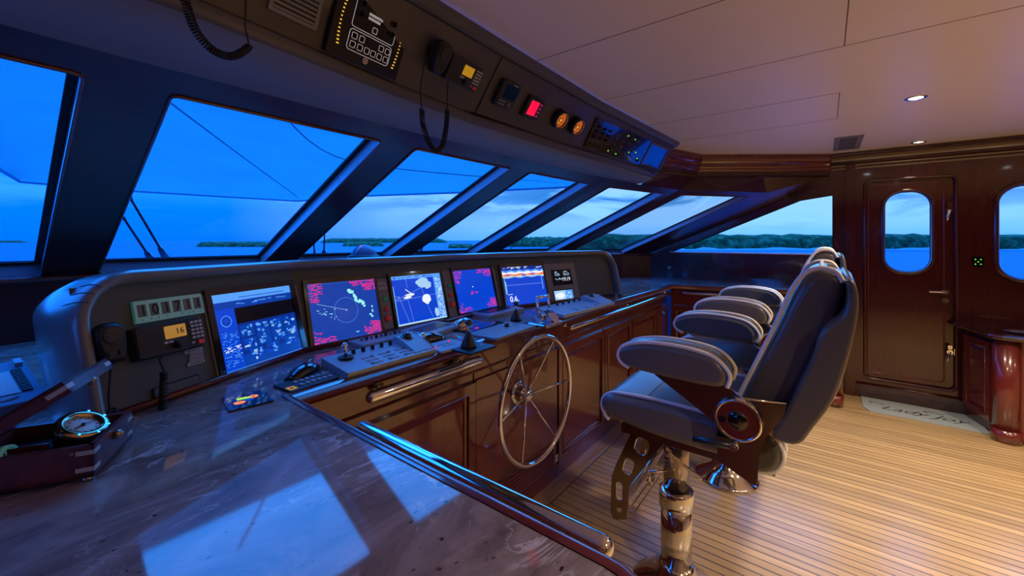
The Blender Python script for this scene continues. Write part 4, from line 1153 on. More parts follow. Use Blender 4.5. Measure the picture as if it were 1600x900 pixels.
for p, q in (((.28, .93), (.28, .75)), ((.02, .52), (.56, .72)), ((.56, .72), (.60, .50)), ((.62, .38), (.70, .06)), ((.10, .58), (.22, .04)), ((.26, .50), (.30, .04)), ((.04, .50), (.84, .55)), ((.10, .58), (.06, .52)), ((.0, .60), (.12, .58))): s.line(p, q, .0009, 'e_pale', 2)
s.dots((.85, .05, .97, .90), 150, 'e_white', (.03, .007), 2, R); s.dots((.85, .05, .97, .90), 60, 'e_blue', (.03, .007), 2, R); s.dots((.04, .95, .8, .97), 24, 'e_blue', (.03, .012), 2, R); s.done(t)
# 4 second radar
t, w_, h_, z_ = monitor(PF[1], ((705, 425), (763, 419), (775, 479), (716, 491)), 'second radar monitor, plain blue with magenta corners and centre text', (.012, .012, .016, .018))
s = Scr(w_, h_, z_, 'e_blue'); radar_corners(s, 'e_pink', .9)
s.poly([(.42, .57), (.44, .60), (.46, .57)], 'e_white'); s.dots((.34, .40, .52, .44), 16, 'e_pink', (.03, .01), 2, R); s.dots((.36, .45, .42, .47), 5, 'e_pink', (.03, .01), 2, R); s.done(t)
# 5 echo sounder
t, w_, h_, z_ = monitor(PF[2], ((781, 418), (847, 415), (853, 471), (790, 480)), 'echo sounder monitor with coloured bands and the depth 0.6 on blue', (.012, .014, .016, .018))
s = Scr(w_, h_, z_, 'e_blue'); s.r(0, .92, 1, 1, 'e_navy', 1); s.dots((.02, .935, .95, .985), 26, 'e_white', (.04, .012), 2, R)
for y0, y1, m in ((.86, .90, 'e_light'), (.80, .86, 'e_white'), (.775, .80, 'e_red'), (.75, .775, 'e_yellow'), (.71, .75, 'e_pale')):
    n = 24
    for k in range(n): s.r(k / n, y0 + .012 * math.sin(k * .9 + y0 * 30), (k + 1) / n, y1 + .012 * math.sin(k * 1.3 + 2), m, 2)
for k in range(30): s.line((.06 + .029 * k, .52 + .012 * math.sin(k * 1.7)), (.089 + .029 * k, .52 + .012 * math.sin((k + 1) * 1.7)), .0012, 'e_pale', 3)
s.r(.035, .30, .045, .72, 'e_green', 2); s.r(.05, .30, .065, .62, 'e_pale', 2); s.r(.93, .35, .94, .72, 'e_pale', 2)
s.b.text('0.6.', h_ * .20, 'e_white', T(-w_ * .30, -h_ * .34, z_ + .0004), .0001, bold=.0006); s.dots((.06, .27, .20, .29), 4, 'e_white', (.03, .012), 2, R)
s.done(t)
# small engine displays at the right end
c = pxrect(PF[2], (860, 422), (890, 421), (893, 444), (863, 447))
t = thing('engine_display', 'small dark display with white figures at the right end of the hood, above another', 'display unit', on(PF[2], c[0], c[1] + .0, .006))
b = B('black_gloss'); b.rbox((0, 0, .003), (c[2], c[3], .006), .003); b.build('display_body', t)
s = Scr(c[2] * .92, c[3] * .9, .0075, 'e_black'); s.dots((.08, .82, .30, .88), 3, 'e_pale', (.08, .04), 2, R); s.dots((.55, .82, .80, .88), 3, 'e_pale', (.08, .04), 2, R)
s.b.text('0.00', c[3] * .24, 'e_pale', T(-c[2] * .25, c[3] * .17, .0082), .0001); s.b.text('06:23', c[3] * .24, 'e_pale', T(c[2] * .22, c[3] * .17, .0082), .0001); s.b.text('19:19', c[3] * .34, 'e_white', T(c[2] * .17, -c[3] * .15, .0082), .0001); s.dots((.05, .28, .45, .42), 14, 'e_pale', (.05, .03), 2, R); s.done(t)
c = pxrect(PF[2], (864, 455), (892, 453), (895, 469), (866, 471))
t = thing('touch_display', 'small pale lit screen at the right end of the hood, below the dark display', 'display unit', on(PF[2], c[0], c[1], .006))
b = B('black_gloss'); b.rbox((0, 0, .003), (c[2] + .012, c[3] + .012, .006), .003); b.build('display_body', t)
s = Scr(c[2], c[3], .0072, 'e_pale'); s.r(.6, 0, 1, 1, 'e_light', 1); s.dots((.62, .1, .9, .9), 10, 'e_white', (.1, .05), 2, R); s.blob((.3, .5), .25, .3, 'e_white', 1, 12, .3, R); s.done(t)
# grey insert panel that carries them
c = pxrect(PF[2], (852, 415), (897, 413), (905, 474), (857, 478))
b = B('insert_grey'); b.rbox((0, 0, .002), (c[2] + .01, c[3] + .02, .004), .004, cham=.001); b.build('insert_panel', pod, PM @ on(PF[2], c[0], c[1], .001))
# trim strips between the screens
def button_strip(F, px, label):
    c = pxrect(F, *px)
    t = thing('push_button_strip', label, 'control panel', on(F, c[0], c[1], .003), 'push button strips between monitors')
    b = B('insert_grey'); b.rbox((0, 0, .002), (c[2], c[3], .005), .002); b.build('strip_plate', t)
    return t, c[2], c[3]
t, a_, h_ = button_strip(PF[1], ((586, 437), (602, 436), (614, 512), (598, 516)), 'strip with green and red push buttons and an AIS label, left of the chart plotter')
b = B('light_plastic', 'ink'); b.box((0, h_ * .36, .005), (a_ * .8, h_ * .14, .001), 'light_plastic'); b.text('AIS', a_ * .42, 'ink', T(0, h_ * .36, .0058), .0001); b.build('printed_label', t)
def btns(t, w_, h_, tops):
    for y, m, r_ in tops:
        b = B(m); b.cyl((0, h_ * y, .004), (0, h_ * y, .020), r_, r_ * .9, seg=18); b.sphere((0, h_ * y, .020), r_ * .9, None, None, 16, (1, 1, .4), True); b.build('push_button', t)
        b = B('black_plastic'); b.torus((0, h_ * y, .005), r_ * 1.1, .0016, None, None, 20, 6); b.build('button_collar', t)
btns(t, a_, h_, ((.09, 'btn_green', .0085), (-.11, 'btn_red', .0085), (-.30, 'btn_red', .0125)))
t, a_, h_ = button_strip(PF[1], ((690, 424), (702, 423), (713, 494), (701, 497)), 'strip with green and red push buttons right of the chart plotter')
btns(t, a_, h_, ((.16, 'btn_green', .0085), (-.04, 'btn_red', .0085), (-.24, 'btn_red', .0125)))
for k, (F, px) in enumerate(((PF[0], ((460, 446), (470, 445), (492, 566), (480, 568))), (PF[1], ((768, 418), (779, 417), (788, 482), (778, 484))), (PF[0], ((312, 460), (321, 458), (350, 606), (340, 611))))):
    c = pxrect(F, *px)
    for q_ in (-.3, .3):
        b = B('insert_grey'); b.rbox((0, 0, .003), (c[2] * .28, c[3] * .98, .006), .001, None, T(c[2] * q_, 0, 0)); b.build('divider_strip', pod, PM @ on(F, c[0], c[1], .001))

# --- left wing: digit counter, radio, microphone, labels, hatch ------------------
c = pxrect(PF[0], (204, 470), (311, 458), (316, 487), (210, 506))
t = thing('digit_counter', 'pale green plate with six flip digit windows above the helm radio', 'counter', on(PF[0], c[0] - .004, c[1] - .004, .004))
b = B('aqua_plate'); b.rbox((0, 0, .005), (c[2], c[3], .010), .002, cham=.001); b.build('counter_plate', t)
for k, ch in enumerate('101711'):
    x = c[2] * (-.405 + .162 * k)
    b = B('lcd_grey', 'ink'); b.box((x, c[3] * .04, .0105), (c[2] * .115, c[3] * .56, .001), 'lcd_grey')
    b.text(ch, c[3] * .66, 'ink', T(x + c[2] * .015, c[3] * .03, .0114), .0001, sx=.9, bold=.0006)
    b.build('digit_window', t)
for k in (-.42, -.30, -.20, -.08, .14, .25, .32, .43):
    b = B('ink'); b.box((c[2] * k, -c[3] * .36, .0104), (.002, .003, .0006)); b.build('counter_button', t)
c = pxrect(PF[0], (200, 515), (305, 497), (316, 542), (212, 565))
t = thing('fixed_radio', 'helm marine radio showing 16 on an amber display, below the digit counter', 'radio', on(PF[0], c[0], c[1], .004)); radio(t, c[2], c[3], '16', False)
rM = on(PF[0], c[0] - .012, c[1], .004); t.matrix_world = rM
c = pxrect(PF[0], (146, 514), (186, 512), (186, 560), (148, 560))
mc = on(PF[0], c[0] - .022, c[1] - .006, .030)
t = thing('hand_microphone', 'black fist microphone clipped at the left of the helm radio', 'microphone', mc); handmic(t, 1.0)
c = pxrect(PF[0], (288, 548), (316, 542), (318, 566), (290, 574))
for k in range(4):
    b = B('bone', 'ink'); b.rbox((0, 0, .001), (c[2] * (1, .75, .8, .95)[k] , c[3] * .22, .001), .002)
    for q_ in range(6): b.box((c[2] * (-.33 + .13 * q_) * .9, 0, .0017), (c[2] * .06, c[3] * .08, .0002), 'ink')
    tag(b.build('label_strip', None, on(PF[0], c[0] + c[2] * (0, .12, .08, .02)[k], c[1] + c[3] * (.39 - .26 * k), .002)), ('topmost', 'second from top', 'third from top', 'lowest')[k] + ' of the four small white label strips under the helm radio', 'label', 'white label strips')
c = pxrect(PF[0], (236, 598), (308, 586), (318, 640), (246, 655))
t = thing('glovebox_hatch', 'flush dark hatch in the dashboard below the helm radio', 'hatch', on(PF[0], c[0], c[1] - .0, .001))
b = B('dash_grey'); b.rbox((0, 0, .003), (c[2], c[3] * .8, .006), .004, cham=.001); b.build('hatch_door', t)
b = B('rubber'); outline(b, 0, 0, c[2] + .008, c[3] * .8 + .008, .005, .003, .0012, None); b.build('hatch_seal', t)
# raised dashboard section under the radio
P0 = PF[0]
def pw(x, y, z): return onP(x, y, (P0 @ V((0, 0, z))), P0.col[2].to_3d())
hang([rM @ V((-.01, -.04, .034)), pw(250, 560, .04), pw(256, 580, .05), pw(256, 598, .05), pw(254, 640, .055), pw(250, 655, .05)], .0022, .42, .98, .0075, .0058, 'coiled_cord', 'coiled black cord running down from the helm radio')
hang([mc @ V((0, -.045, .01)), pw(172, 590, .03), pw(170, 620, .03), pw(172, 640, .035), pw(178, 645, .03), pw(186, 652, .03)], .0022, .62, .99, .0075, .0058, 'coiled_cord', 'black cord running down from the helm fist microphone')
# ------------------------------------------------------------------ things standing on the marble console
def dev(FL, FR, BL, z=ZC):
    """frame and size of a rectangular device from three of its corners on the marble (image positions)"""
    a, c, e = onZ(*FL, z), onZ(*FR, z), onZ(*BL, z)
    x = (c - a); w_ = x.length; x.normalize(); y = V((-x.y, x.x, 0)); d = (e - a).dot(y)
    return frame(a + x * w_ / 2 + y * d / 2 + V((0, 0, .0005)), x, y), w_, d
def joystick(t, x, y, s=1.0):
    b = B('black_plastic'); b.lathe([(0, 0), (.022 * s, 0), (.020 * s, .006), (.012 * s, .014), (.006 * s, .020)], None, T(x, y, 0)); b.build('boot', t)
    b = B('chrome'); b.cyl((x, y, .015), (x, y, .05 * s), .0035); b.sphere((x, y, .052 * s), .008 * s, None, None, 12); b.build('lever', t)

# illuminated glass plate with colour graphic
F, w_, d = dev((357, 645), (428, 628), (337, 627))
t = thing('wiper_control_plate', 'dark glass plate glowing with an orange and green graphic on the marble, nearest the left', 'control panel', F)
b = B('black_gloss'); b.rbox((0, 0, .002), (w_, d, .004), .003); b.build('glass_plate', t)
b = B('e_orange', 'e_green', 'e_yellow', 'e_blue')
b.lathe([(.003, .0044), (.013, .0044)], 'e_orange', T(-w_ * .20, -d * .12, 0) @ Matrix.Diagonal((1, .8, 1, 1)), 20); b.lathe([(.004, .0044), (.011, .0044)], 'e_orange', T(w_ * .16, d * .12, 0), 20)
b.rect(-w_ * .22, d * .06, w_ * .08, d * .17, .0044, 'e_green'); b.rect(-w_ * .22, d * .17, w_ * .02, d * .21, .0044, 'e_yellow'); b.rect(-w_ * .08, -d * .10, w_ * .12, d * .02, .0044, 'e_blue'); b.build('lit_graphic', t)
# black switch panel
F, w_, d = dev((456, 616), (531, 592), (433, 603))
t = thing('switch_panel', 'flat black switch panel with a yellow sticker at the left corner of the console', 'control panel', F)
b = B('dark_plastic'); b.rbox((0, 0, .003), (w_, d, .006), .003, cham=.001); b.build('panel_plate', t)
for i in range(6):
    for j in range(2):
        b = B('blue_grey_plastic'); b.rbox((-w_ * .18 + w_ * .12 * i, -d * .18 + d * .34 * j, .007), (w_ * .07, d * .16, .003), .002); b.build('button', t)
b = B('e_gold', 'ink'); b.box((-w_ * .40, -d * .22, .0065), (w_ * .15, d * .26, .001)); b.box((-w_ * .40, -d * .22, .0071), (w_ * .06, d * .1, .0003), 'ink'); b.build('yellow_sticker', t)
b = B('grey_plastic'); b.torus((w_ * .30, d * .10, .007), .007, .0015, seg=16, ts=6); b.build('selector_ring', t)
# mice
def mouse(px, label, L=.115, ang=0.0):
    p = onZ(*px, ZC); F = T(p.x, p.y, ZC + .0005) @ RZ(ang)
    t = thing('computer_mouse', label, 'mouse', F)
    b = B('black_gloss'); rows = []
    for i in range(11):
        u = i / 10; x = -L / 2 + L * u; w2 = .031 * (math.sin(PI * (.08 + .84 * u))) ** .45; h_ = .036 * (math.sin(PI * (.06 + .80 * u))) ** .8
        rows.append([(x, -w2, 0), (x, -w2 * 1.02, h_ * .35), (x, -w2 * .82, h_ * .78), (x, -w2 * .4, h_), (x, 0, h_ * 1.04), (x, w2 * .4, h_), (x, w2 * .82, h_ * .78), (x, w2 * 1.02, h_ * .35), (x, w2, 0)])
    b.grid(rows, None, True); b.add(rows[0], [tuple(range(9))]); b.add(rows[-1], [tuple(range(9))[::-1]]); b.build('mouse_body', t)
    b = B('chrome'); b.tube([(L * .46, -.02, .010), (L * .50, 0, .014), (L * .46, .02, .010)], .003, seg=8); b.cyl((L * .26, -.003, .033), (L * .26, .003, .033), .008); b.build('scroll_wheel', t)
mouse((474, 587), 'black glossy computer mouse below the large left monitor', .125, .45)

def keyboard(F, w_, d, label, lump=True, stick=True, n=(4, 3)):
    t = thing('radar_keyboard', label, 'keyboard', F)
    b = B('blue_grey_plastic')
    b.prism([(-d / 2, 0), (d / 2, 0), (d / 2, .034), (-d / 2, .016)], -w_ / 2, w_ / 2, None, Matrix(((0, 0, 1, 0), (1, 0, 0, 0), (0, 1, 0, 0), (0, 0, 0, 1)))); b.build('keyboard_body', t)
    sl = .018 / d
    def top(y): return .016 + (y + d / 2) * sl
    if stick:
        b = B('black_plastic'); x, y = -w_ * .34, d * .18; z = top(y); b.torus((x, y, z + .003), .020, .005, seg=24); b.cyl((x, y, z), (x, y, z + .006), .018); b.build('joystick_ring', t)
        b = B('chrome'); b.tube([(x, y, z), (x, y, z + .02), (x - .004, y, z + .035)], .006, rs=[.004, .007, .010]); b.sphere((x - .004, y, z + .040), .011, seg=12, sc=(1, 1, 1.3)); b.build('joystick', t)
    for i in range(n[0] * 3):
        for j in range(n[1]):
            if i % 4 == 3: continue
            b = B('light_plastic' if (i + j) % 4 else 'grey_plastic'); x = -w_ * .22 + w_ * .56 / (n[0] * 3) * i; y = -d * .36 + d * .17 * j
            b.rbox((x, y, top(y) + .001), (w_ * .028, d * .08, .004), .0015); b.build('key', t)
    for i in range(5):
        b = B('black_plastic'); x = -w_ * .22 + w_ * .105 * i; y = d * .33; b.rbox((x, y, top(y) + .007), (.011, .012, .016), .003); b.build('knob_key', t)
    if lump:
        x = w_ * .38; b = B('blue_grey_plastic'); hh = .046; ww = w_ * .12
        b.prism([(-d * .42, .015), (d * .47, .03), (d * .36, hh + .012), (d * .10, hh + .006), (-d * .42, .020)], x - ww, x + ww, None, Matrix(((0, 0, 1, 0), (1, 0, 0, 0), (0, 1, 0, 0), (0, 0, 0, 1)))); b.build('palm_rest', t)
        b = B('black_gloss'); b.sphere((x - ww * .2, d * .16, hh + .006), .020, None, None, 16); b.torus((x - ww * .2, d * .16, hh + .010), .021, .003, seg=24, ts=6, z=(0, -.3, 1)); b.build('trackball', t)
        b = B('chrome'); b.tube([(x + ww, -d * .42, .021), (x + ww, d * .10, hh + .007), (x + ww, d * .34, hh + .013)], .002, seg=6); b.build('edge_strip', t)
    return t
F, w_, d = dev((544, 592), (682, 552), (508, 574)); keyboard(F, w_, d, 'blue lit radar keyboard with joystick and trackball at the front edge of the console, nearest')
F, w_, d = dev((566, 546), (648, 527), (547, 538)); 
t = thing('radar_keyboard', 'slim radar keyboard lying behind the nearest one at the foot of the radar monitor', 'keyboard', F)
b = B('blue_grey_plastic'); b.rbox((0, 0, .008), (w_, d, .016), .003, cham=.002); b.build('keyboard_body', t)
for i in range(9):
    b = B('black_plastic' if i % 2 else 'grey_plastic'); b.rbox((-w_ * .36 + w_ * .09 * i, d * .08, .021), (.009, .012, .014), .002); b.build('knob_key', t)
p = onZ(668, 535, ZC)
F = T(p.x, p.y, ZC + .0005) @ RZ(-.15)
t = thing('trackball_unit', 'black curved trackball unit behind the nearest radar keyboard', 'trackball', F)
b = B('black_gloss'); rows = []
for i in range(9):
    u = i / 8; x = -.075 + .15 * u; w2 = .040 * (math.sin(PI * (.1 + .8 * u))) ** .4; h_ = .040 * (math.sin(PI * (.12 + .76 * u))) ** .7
    rows.append([(x, -w2, 0), (x, -w2, h_ * .4), (x, -w2 * .7, h_ * .85), (x, 0, h_), (x, w2 * .7, h_ * .85), (x, w2, h_ * .4), (x, w2, 0)])
b.grid(rows); b.add(rows[0], [tuple(range(7))]); b.add(rows[-1], [tuple(range(7))[::-1]]); b.build('unit_body', t)
b = B('chrome'); b.sphere((-.030, -.012, .030), .017, seg=16); b.build('ball', t)
b = B('light_plastic'); b.tube([(.050, -.034, .018), (.068, -.018, .018), (.074, .01, .012)], .0022, seg=6); b.build('edge_strip', t)
# flat trays under monitors
for FL, FR, BL, lb in (((668, 531), (722, 513), (648, 516), 'dark flat keyboard tray in front of the chart plotter'), ((766, 499), (820, 486), (740, 489), 'dark flat keyboard tray in front of the second radar monitor')):
    F, w_, d = dev(FL, FR, BL)
    t = thing('keyboard_tray', lb, 'keyboard', F)
    b = B('blue_grey_plastic'); b.rbox((0, 0, .010), (w_, d, .020), .008, cham=.004); b.build('tray_body', t)
    b = B('dark_plastic'); b.rbox((0, .0, .0202), (w_ * .78, d * .55, .001), .004); b.build('key_field', t)
    b = B('light_plastic'); b.box((w_ * .3, d * .44, .021), (w_ * .3, .002, .001)); b.build('edge_strip', t)
# domed cover with pad
F, w_, d = dev((735, 522), (778, 508), (712, 509))
t = thing('compass_repeater', 'silvery domed cover with a small red light in front of the second radar monitor', 'control unit', F)
b = B('black_gloss'); b.rbox((0, 0, .004), (w_, d, .008), .004, cham=.002); b.build('base_plate', t)
b = B('brushed_steel'); b.sphere((-w_ * .10, d * .16, .006), .050, None, None, 24, (1.2, .8, .85), True); b.build('domed_cover', t)
b = B('e_crimson'); b.rbox((-w_ * .12, -d * .34, .009), (.022, .007, .002), .002); b.build('red_lamp', t)
for k in range(4):
    b = B('light_plastic'); b.rbox((w_ * (.06 + .12 * k), -d * .05, .009), (.010, .006, .002), .001); b.build('key', t)
# thruster levers
for FL, FR, BL, lv, lb, s_ in (((737, 556), (776, 543), (716, 541), None, 'black thruster lever on a dark plate in front of the second radar monitor', 1.25), ((812, 510), (846, 500), (797, 498), None, 'black thruster lever between the blue pad and the chrome throttle', 1.15)):
    F, w_, d = dev(FL, FR, BL)
    t = thing('thruster_lever', lb, 'lever', F)
    b = B('dark_plastic'); b.rbox((0, 0, .004), (w_, d, .008), .003, cham=.002); b.build('base_plate', t)
    x = -w_ * .12
    b = B('black_plastic'); b.lathe([(0, .008), (.026 * s_, .008), (.024 * s_, .016), (.017 * s_, .030 * s_), (.010 * s_, .046 * s_), (.005 * s_, .054 * s_)], None, T(x, 0, 0)); b.build('rubber_boot', t)
    b = B('chrome'); b.cyl((x, 0, .05 * s_), (x, 0, .078 * s_), .0035); b.build('lever_rod', t)
    b = B('black_gloss'); b.sphere((x, 0, .083 * s_), .0125 * s_, sc=(1, 1, .85)); b.build('lever_knob', t)
    b = B('light_plastic'); b.rbox((w_ * .30, -d * .1, .0087), (.018, .006, .001), .001); b.build('printed_mark', t)
# little pad with two red lamps
F, w_, d = dev((690, 553), (737, 540), (668, 541))
t = thing('indicator_pad', 'small blue pad with two pink red lights at the front edge of the console', 'control panel', F)
b = B('blue_grey_plastic'); b.rbox((0, 0, .004), (w_, d, .008), .004, cham=.002); b.build('pad_plate', t)
for x, y in ((-w_ * .36, -d * .05), (w_ * .26, d * .25)):
    b = B('e_crimson'); b.sphere((x, y, .008), .005, seg=10); b.build('red_lamp', t)
for i in range(5):
    for j in range(2):
        b = B('grey_plastic'); b.rbox((-w_ * .18 + w_ * .09 * i, -d * .1 + d * .2 * j, .009), (.007, .007, .002), .001); b.build('key', t)
# blue control pad with knob
F, w_, d = dev((776, 533), (838, 512), (742, 521))
t = thing('autopilot_pad', 'pale blue lit control pad with one black knob left of the chrome throttle', 'control panel', F)
b = B('grey_plastic'); b.rbox((0, 0, .005), (w_, d, .010), .004, cham=.002); b.build('pad_plate', t)
b = B('black_gloss'); b.cyl((w_ * .18, d * .12, .01), (w_ * .18, d * .12, .028), .012, .011); b.build('knob', t)
for i in range(6):
    for j in range(2):
        b = B('light_plastic'); b.rbox((-w_ * .38 + w_ * .10 * i, -d * .22 + d * .24 * j, .011), (.010, .008, .002), .001); b.build('key', t)
# chrome double throttle
p = onZ(852, 506, ZC); F = T(p.x, p.y, ZC)
t = thing('throttle_control', 'chrome twin lever engine throttle on the console in front of the echo sounder', 'throttle', F @ RZ(.0))
b = B('chrome'); b.rbox((0, 0, .006), (.165, .13, .012), .02, cham=.005)
b.prism([(-.06, .01), (.055, .01), (.05, .03), (.02, .062), (-.01, .072), (-.035, .060), (-.058, .035)], -.036, .036, None, Matrix(((0, 0, 1, 0), (1, 0, 0, 0), (0, 1, 0, 0), (0, 0, 0, 1))), False)
b.build('throttle_body', t, bevel=.004)
for sx in (-1, 1):
    b = B('chrome'); b.cyl((sx * .036, .0, .040), (sx * .060, .0, .040), .024, .021); b.cyl((sx * .06, 0, .04), (sx * .064, 0, .04), .012); b.build('pivot_drum', t)
    b = B('chrome'); b.tube([(sx * .052, 0, .05), (sx * .052, .012, .085), (sx * .050, .016, .135)], .006, rs=[.008, .0065, .006]); b.sphere((sx * .05, .016, .135), .0085, seg=12); b.build('throttle_lever', t)
b = B('chrome'); b.cyl((-.05, .016, .135), (.05, .016, .135), .0075); b.build('cross_grip', t)
b = B('chrome'); b.prism([(-.075, .012), (-.055, .012), (-.02, .058), (-.035, .062)], -.026, .026, None, Matrix(((0, 0, 1, 0), (1, 0, 0, 0), (0, 1, 0, 0), (0, 0, 0, 1)))); b.build('front_ramp', t, bevel=.003)
F, w_, d = dev((879, 497), (958, 476), (858, 487)); keyboard(F, w_, d + .02, 'radar keyboard at the right end of the console beside the throttle', True, False, (4, 2))
# small black tripod card at the console end
p = onZ(952, 465, ZC)
t = thing('card_holder', 'small dark flat holder on a chrome foot at the right end of the hood', 'holder', T(p.x, p.y - .05, ZC))
b = B('dark_plastic'); b.rbox((0, 0, .036), (.14, .05, .006), .004); b.build('holder_plate', t)
b = B('chrome'); b.cyl((0, 0, 0), (0, 0, .034), .006); b.cyl((0, 0, 0), (0, 0, .004), .018); b.build('holder_foot', t)

# ------------------------------------------------------------------ desk telephone at the left end
tp = frame((-.035, 1.66, ZC + .0005), (1, .13, 0), (-.13, 1, 0))
t = thing('desk_telephone', 'blue grey desk telephone with pale index card at the left end of the marble', 'telephone', tp)
TW, TD = .235, .27
b = B('phone_plastic'); b.prism([(-TD / 2, 0), (TD / 2, 0), (TD / 2, .075), (TD / 2 - .03, .085), (-TD / 2, .028)], -TW / 2, TW / 2, None, Matrix(((0, 0, 1, 0), (1, 0, 0, 0), (0, 1, 0, 0), (0, 0, 0, 1)))); b.build('telephone_body', t, bevel=.003)
sl = math.atan2(.057, TD - .03); MT = T(0, -TD / 2, .028) @ RX(sl)
b = B('light_plastic', 'grey_plastic'); b.box((.055, .115, .0015), (.050, .13, .002), 'light_plastic', MT)
for k in range(9): b.box((.055, .062 + .0135 * k, .0027), (.048, .0007, .0004), 'grey_plastic', MT)
b.build('index_card', t)
b = B('light_plastic'); b.rbox((-TW * .22, .225, .002), (.11, .026, .003), .003, None, MT); b.build('telephone_display', t)
for sx in (.055 - .037, .055 + .037):
    for k in range(11):
        b = B('dark_plastic'); b.rbox((sx, .057 + .0125 * k, .0025), (.018, .007, .005), .0015, None, MT); b.build('line_key', t)
for i in range(3):
    for j in range(5):
        b = B('light_plastic' if j < 3 else 'dark_plastic'); b.rbox((-TW * .44 + .02 * i, .06 + .022 * j, .003), (.015, .013, .006), .004, None, MT); b.build('dial_key', t)
b = B('grey_plastic'); b.lathe([(0, .002), (.014, .002), (.015, .0)], None, MT @ T(.055, .030, 0) @ Matrix.Diagonal((1.3, .7, 1, 1)), 20); b.build('oval_key', t)
b = B('blue_grey_plastic'); b.box((TW * .43, .22, .006), (.014, .03, .012), None, MT); b.build('stand_clip', t)

# ------------------------------------------------------------------ chronometer box with open lid
# near corner, far corner and back direction of the box on the marble
a = onZ(147, 752, ZC); c = onZ(206, 690, ZC)
u = (c - a).normalized(); v = V((-u.y, u.x, 0))
BL_ = (c - a).length
e = onZ(0, 772, ZC)
CM = frame(a, u, v)           # x along the right hand side (away), y towards port
bw, bd, bh = BL_, .175, .056
FT = .008
t = thing('chronometer_box', 'open mahogany chronometer box with pale corner inlays holding a brass clock', 'box', CM)
b = B('box_wood'); wl = .009
for p, q in (((0, 0, FT), (bw, wl, FT + bh)), ((0, bd - wl, FT), (bw, bd, FT + bh)), ((0, 0, FT), (wl, bd, FT + bh)), ((bw - wl, 0, FT), (bw, bd, FT + bh)), ((0, 0, FT), (bw, bd, FT + .006))): b.box2(p, q)
b.build('box_case', t)
b = B('bone')
for z in (FT + .011, FT + .040):
    for (x0, y0, x1, y1) in ((-.0006, -.0006, .020, .0), (-.0006, -.0006, .0, .024), (bw - .020, -.0006, bw + .0006, .0), (-.0006, bd - .022, .0, bd + .0006)):
        b.box2((x0, y0, z), (x1, y1, z + .0075))
b.build('corner_inlay', t)
for x, y in ((.012, .012), (bw - .012, .012), (.012, bd - .012), (bw - .012, bd - .012)):
    b = B('chrome'); b.cyl((x, y, 0), (x, y, FT), .009, .008); b.build('foot', t)
b = B('brass'); b.cyl((bw * .5, -.001, FT + .040), (bw * .5, -.010, FT + .040), .008); b.cyl((bw * .5, -.008, FT + .040), (bw * .5, -.013, FT + .040), .004); b.build('lock_stud', t)
b = B('brass'); b.cyl((-.001, .028, FT + .046), (-.003, .028, FT + .046), .003); b.build('pin', t)
b = B('box_felt'); b.box2((wl, wl, FT + .006), (bw - wl, bd - wl, FT + .030)); b.build('felt_lining', t)
for x in (.030, .060):
    b = B('box_wood'); b.box2((x, .085, FT + .030), (x + .004, bd - wl, FT + .048)); b.build('divider', t)
cxy = (bw * .60, .062)
CLK = T(cxy[0], cxy[1], FT + .028) @ T(0, 0, .006) @ RY(-.22) @ RX(.42) @ Matrix.Scale(.76, 4)
b = B('brass'); b.lathe([(0, .0), (.040, 0), (.046, .012), (.046, .030), (.050, .034), (.052, .044), (.046, .052), (.034, .051), (.031, .044)], None, CLK, 36)
b.build('clock_case', t)
b = B('clock_face', 'ink'); b.lathe([(0, .0), (.032, .0)], 'clock_face', CLK @ T(0, 0, .044), 36)
for k in range(12):
    b.box((0, .026, .0008), (.002, .005, .0004), 'ink', CLK @ T(0, 0, .044) @ RZ(k * PI / 6))
b.build('clock_dial', t)
b = B('ink'); b.box((0, .010, .002), (.003, .024, .0008), None, CLK @ T(0, 0, .044) @ RZ(1.2)); b.box((0, .012, .003), (.002, .030, .0008), None, CLK @ T(0, 0, .044) @ RZ(-2.2)); b.cyl((0, 0, .044), (0, 0, .049), .004, M=CLK); b.build('clock_hands', t)
for k in range(8):
    b = B('chrome'); an = k * PI / 4 + .2; b.cyl((.046 * math.cos(an), .046 * math.sin(an), .046), (.046 * math.cos(an), .046 * math.sin(an), .052), .003, seg=8, M=CLK); b.build('bezel_screw', t)
b = B('brass'); b.tube([(wl + .02, .120, FT + .034), (wl + .03, .130, FT + .052), (wl + .05, .140, FT + .054), (wl + .07, .145, FT + .034)], .004, seg=8); b.build('gimbal_arm', t)
b = B('aqua_plate')
for q_ in (0, .016): b.lathe([(.024, 0), (.030, 0), (.030, .008), (.024, .008), (.024, 0)], None, T(.045, .135 + q_, FT + .030) @ RX(PI / 2), 20, a0=0, a1=PI)
b.build('clip_ring', t)
# lid hinged along the far-left edge
lid = B('box_wood', 'bone')
ang = math.radians(33)
LM = T(0, bd, FT + bh) @ RX(-ang) @ T(0, -bd, 0)
lh = .024
for p, q in (((0, 0, .0), (bw, wl, lh)), ((0, bd - wl, 0), (bw, bd, lh)), ((0, 0, 0), (wl, bd, lh)), ((bw - wl, 0, 0), (bw, bd, lh)), ((0, 0, lh - .006), (bw, bd, lh))): lid.box2(p, q, 'box_wood')
for (x0, y0, x1, y1) in ((-.0006, -.0006, .020, .0), (-.0006, -.0006, .0, .030), (bw - .020, -.0006, bw + .0006, .0)):
    lid.box2((x0, y0, .008), (x1, y1, .016), 'bone')
lo = lid.build('lid', t, LM)
b = B('brass'); b.cyl((bw * .5, -.001, .002), (bw * .5, .012, -.006), .003); b.build('catch_pin', lo)
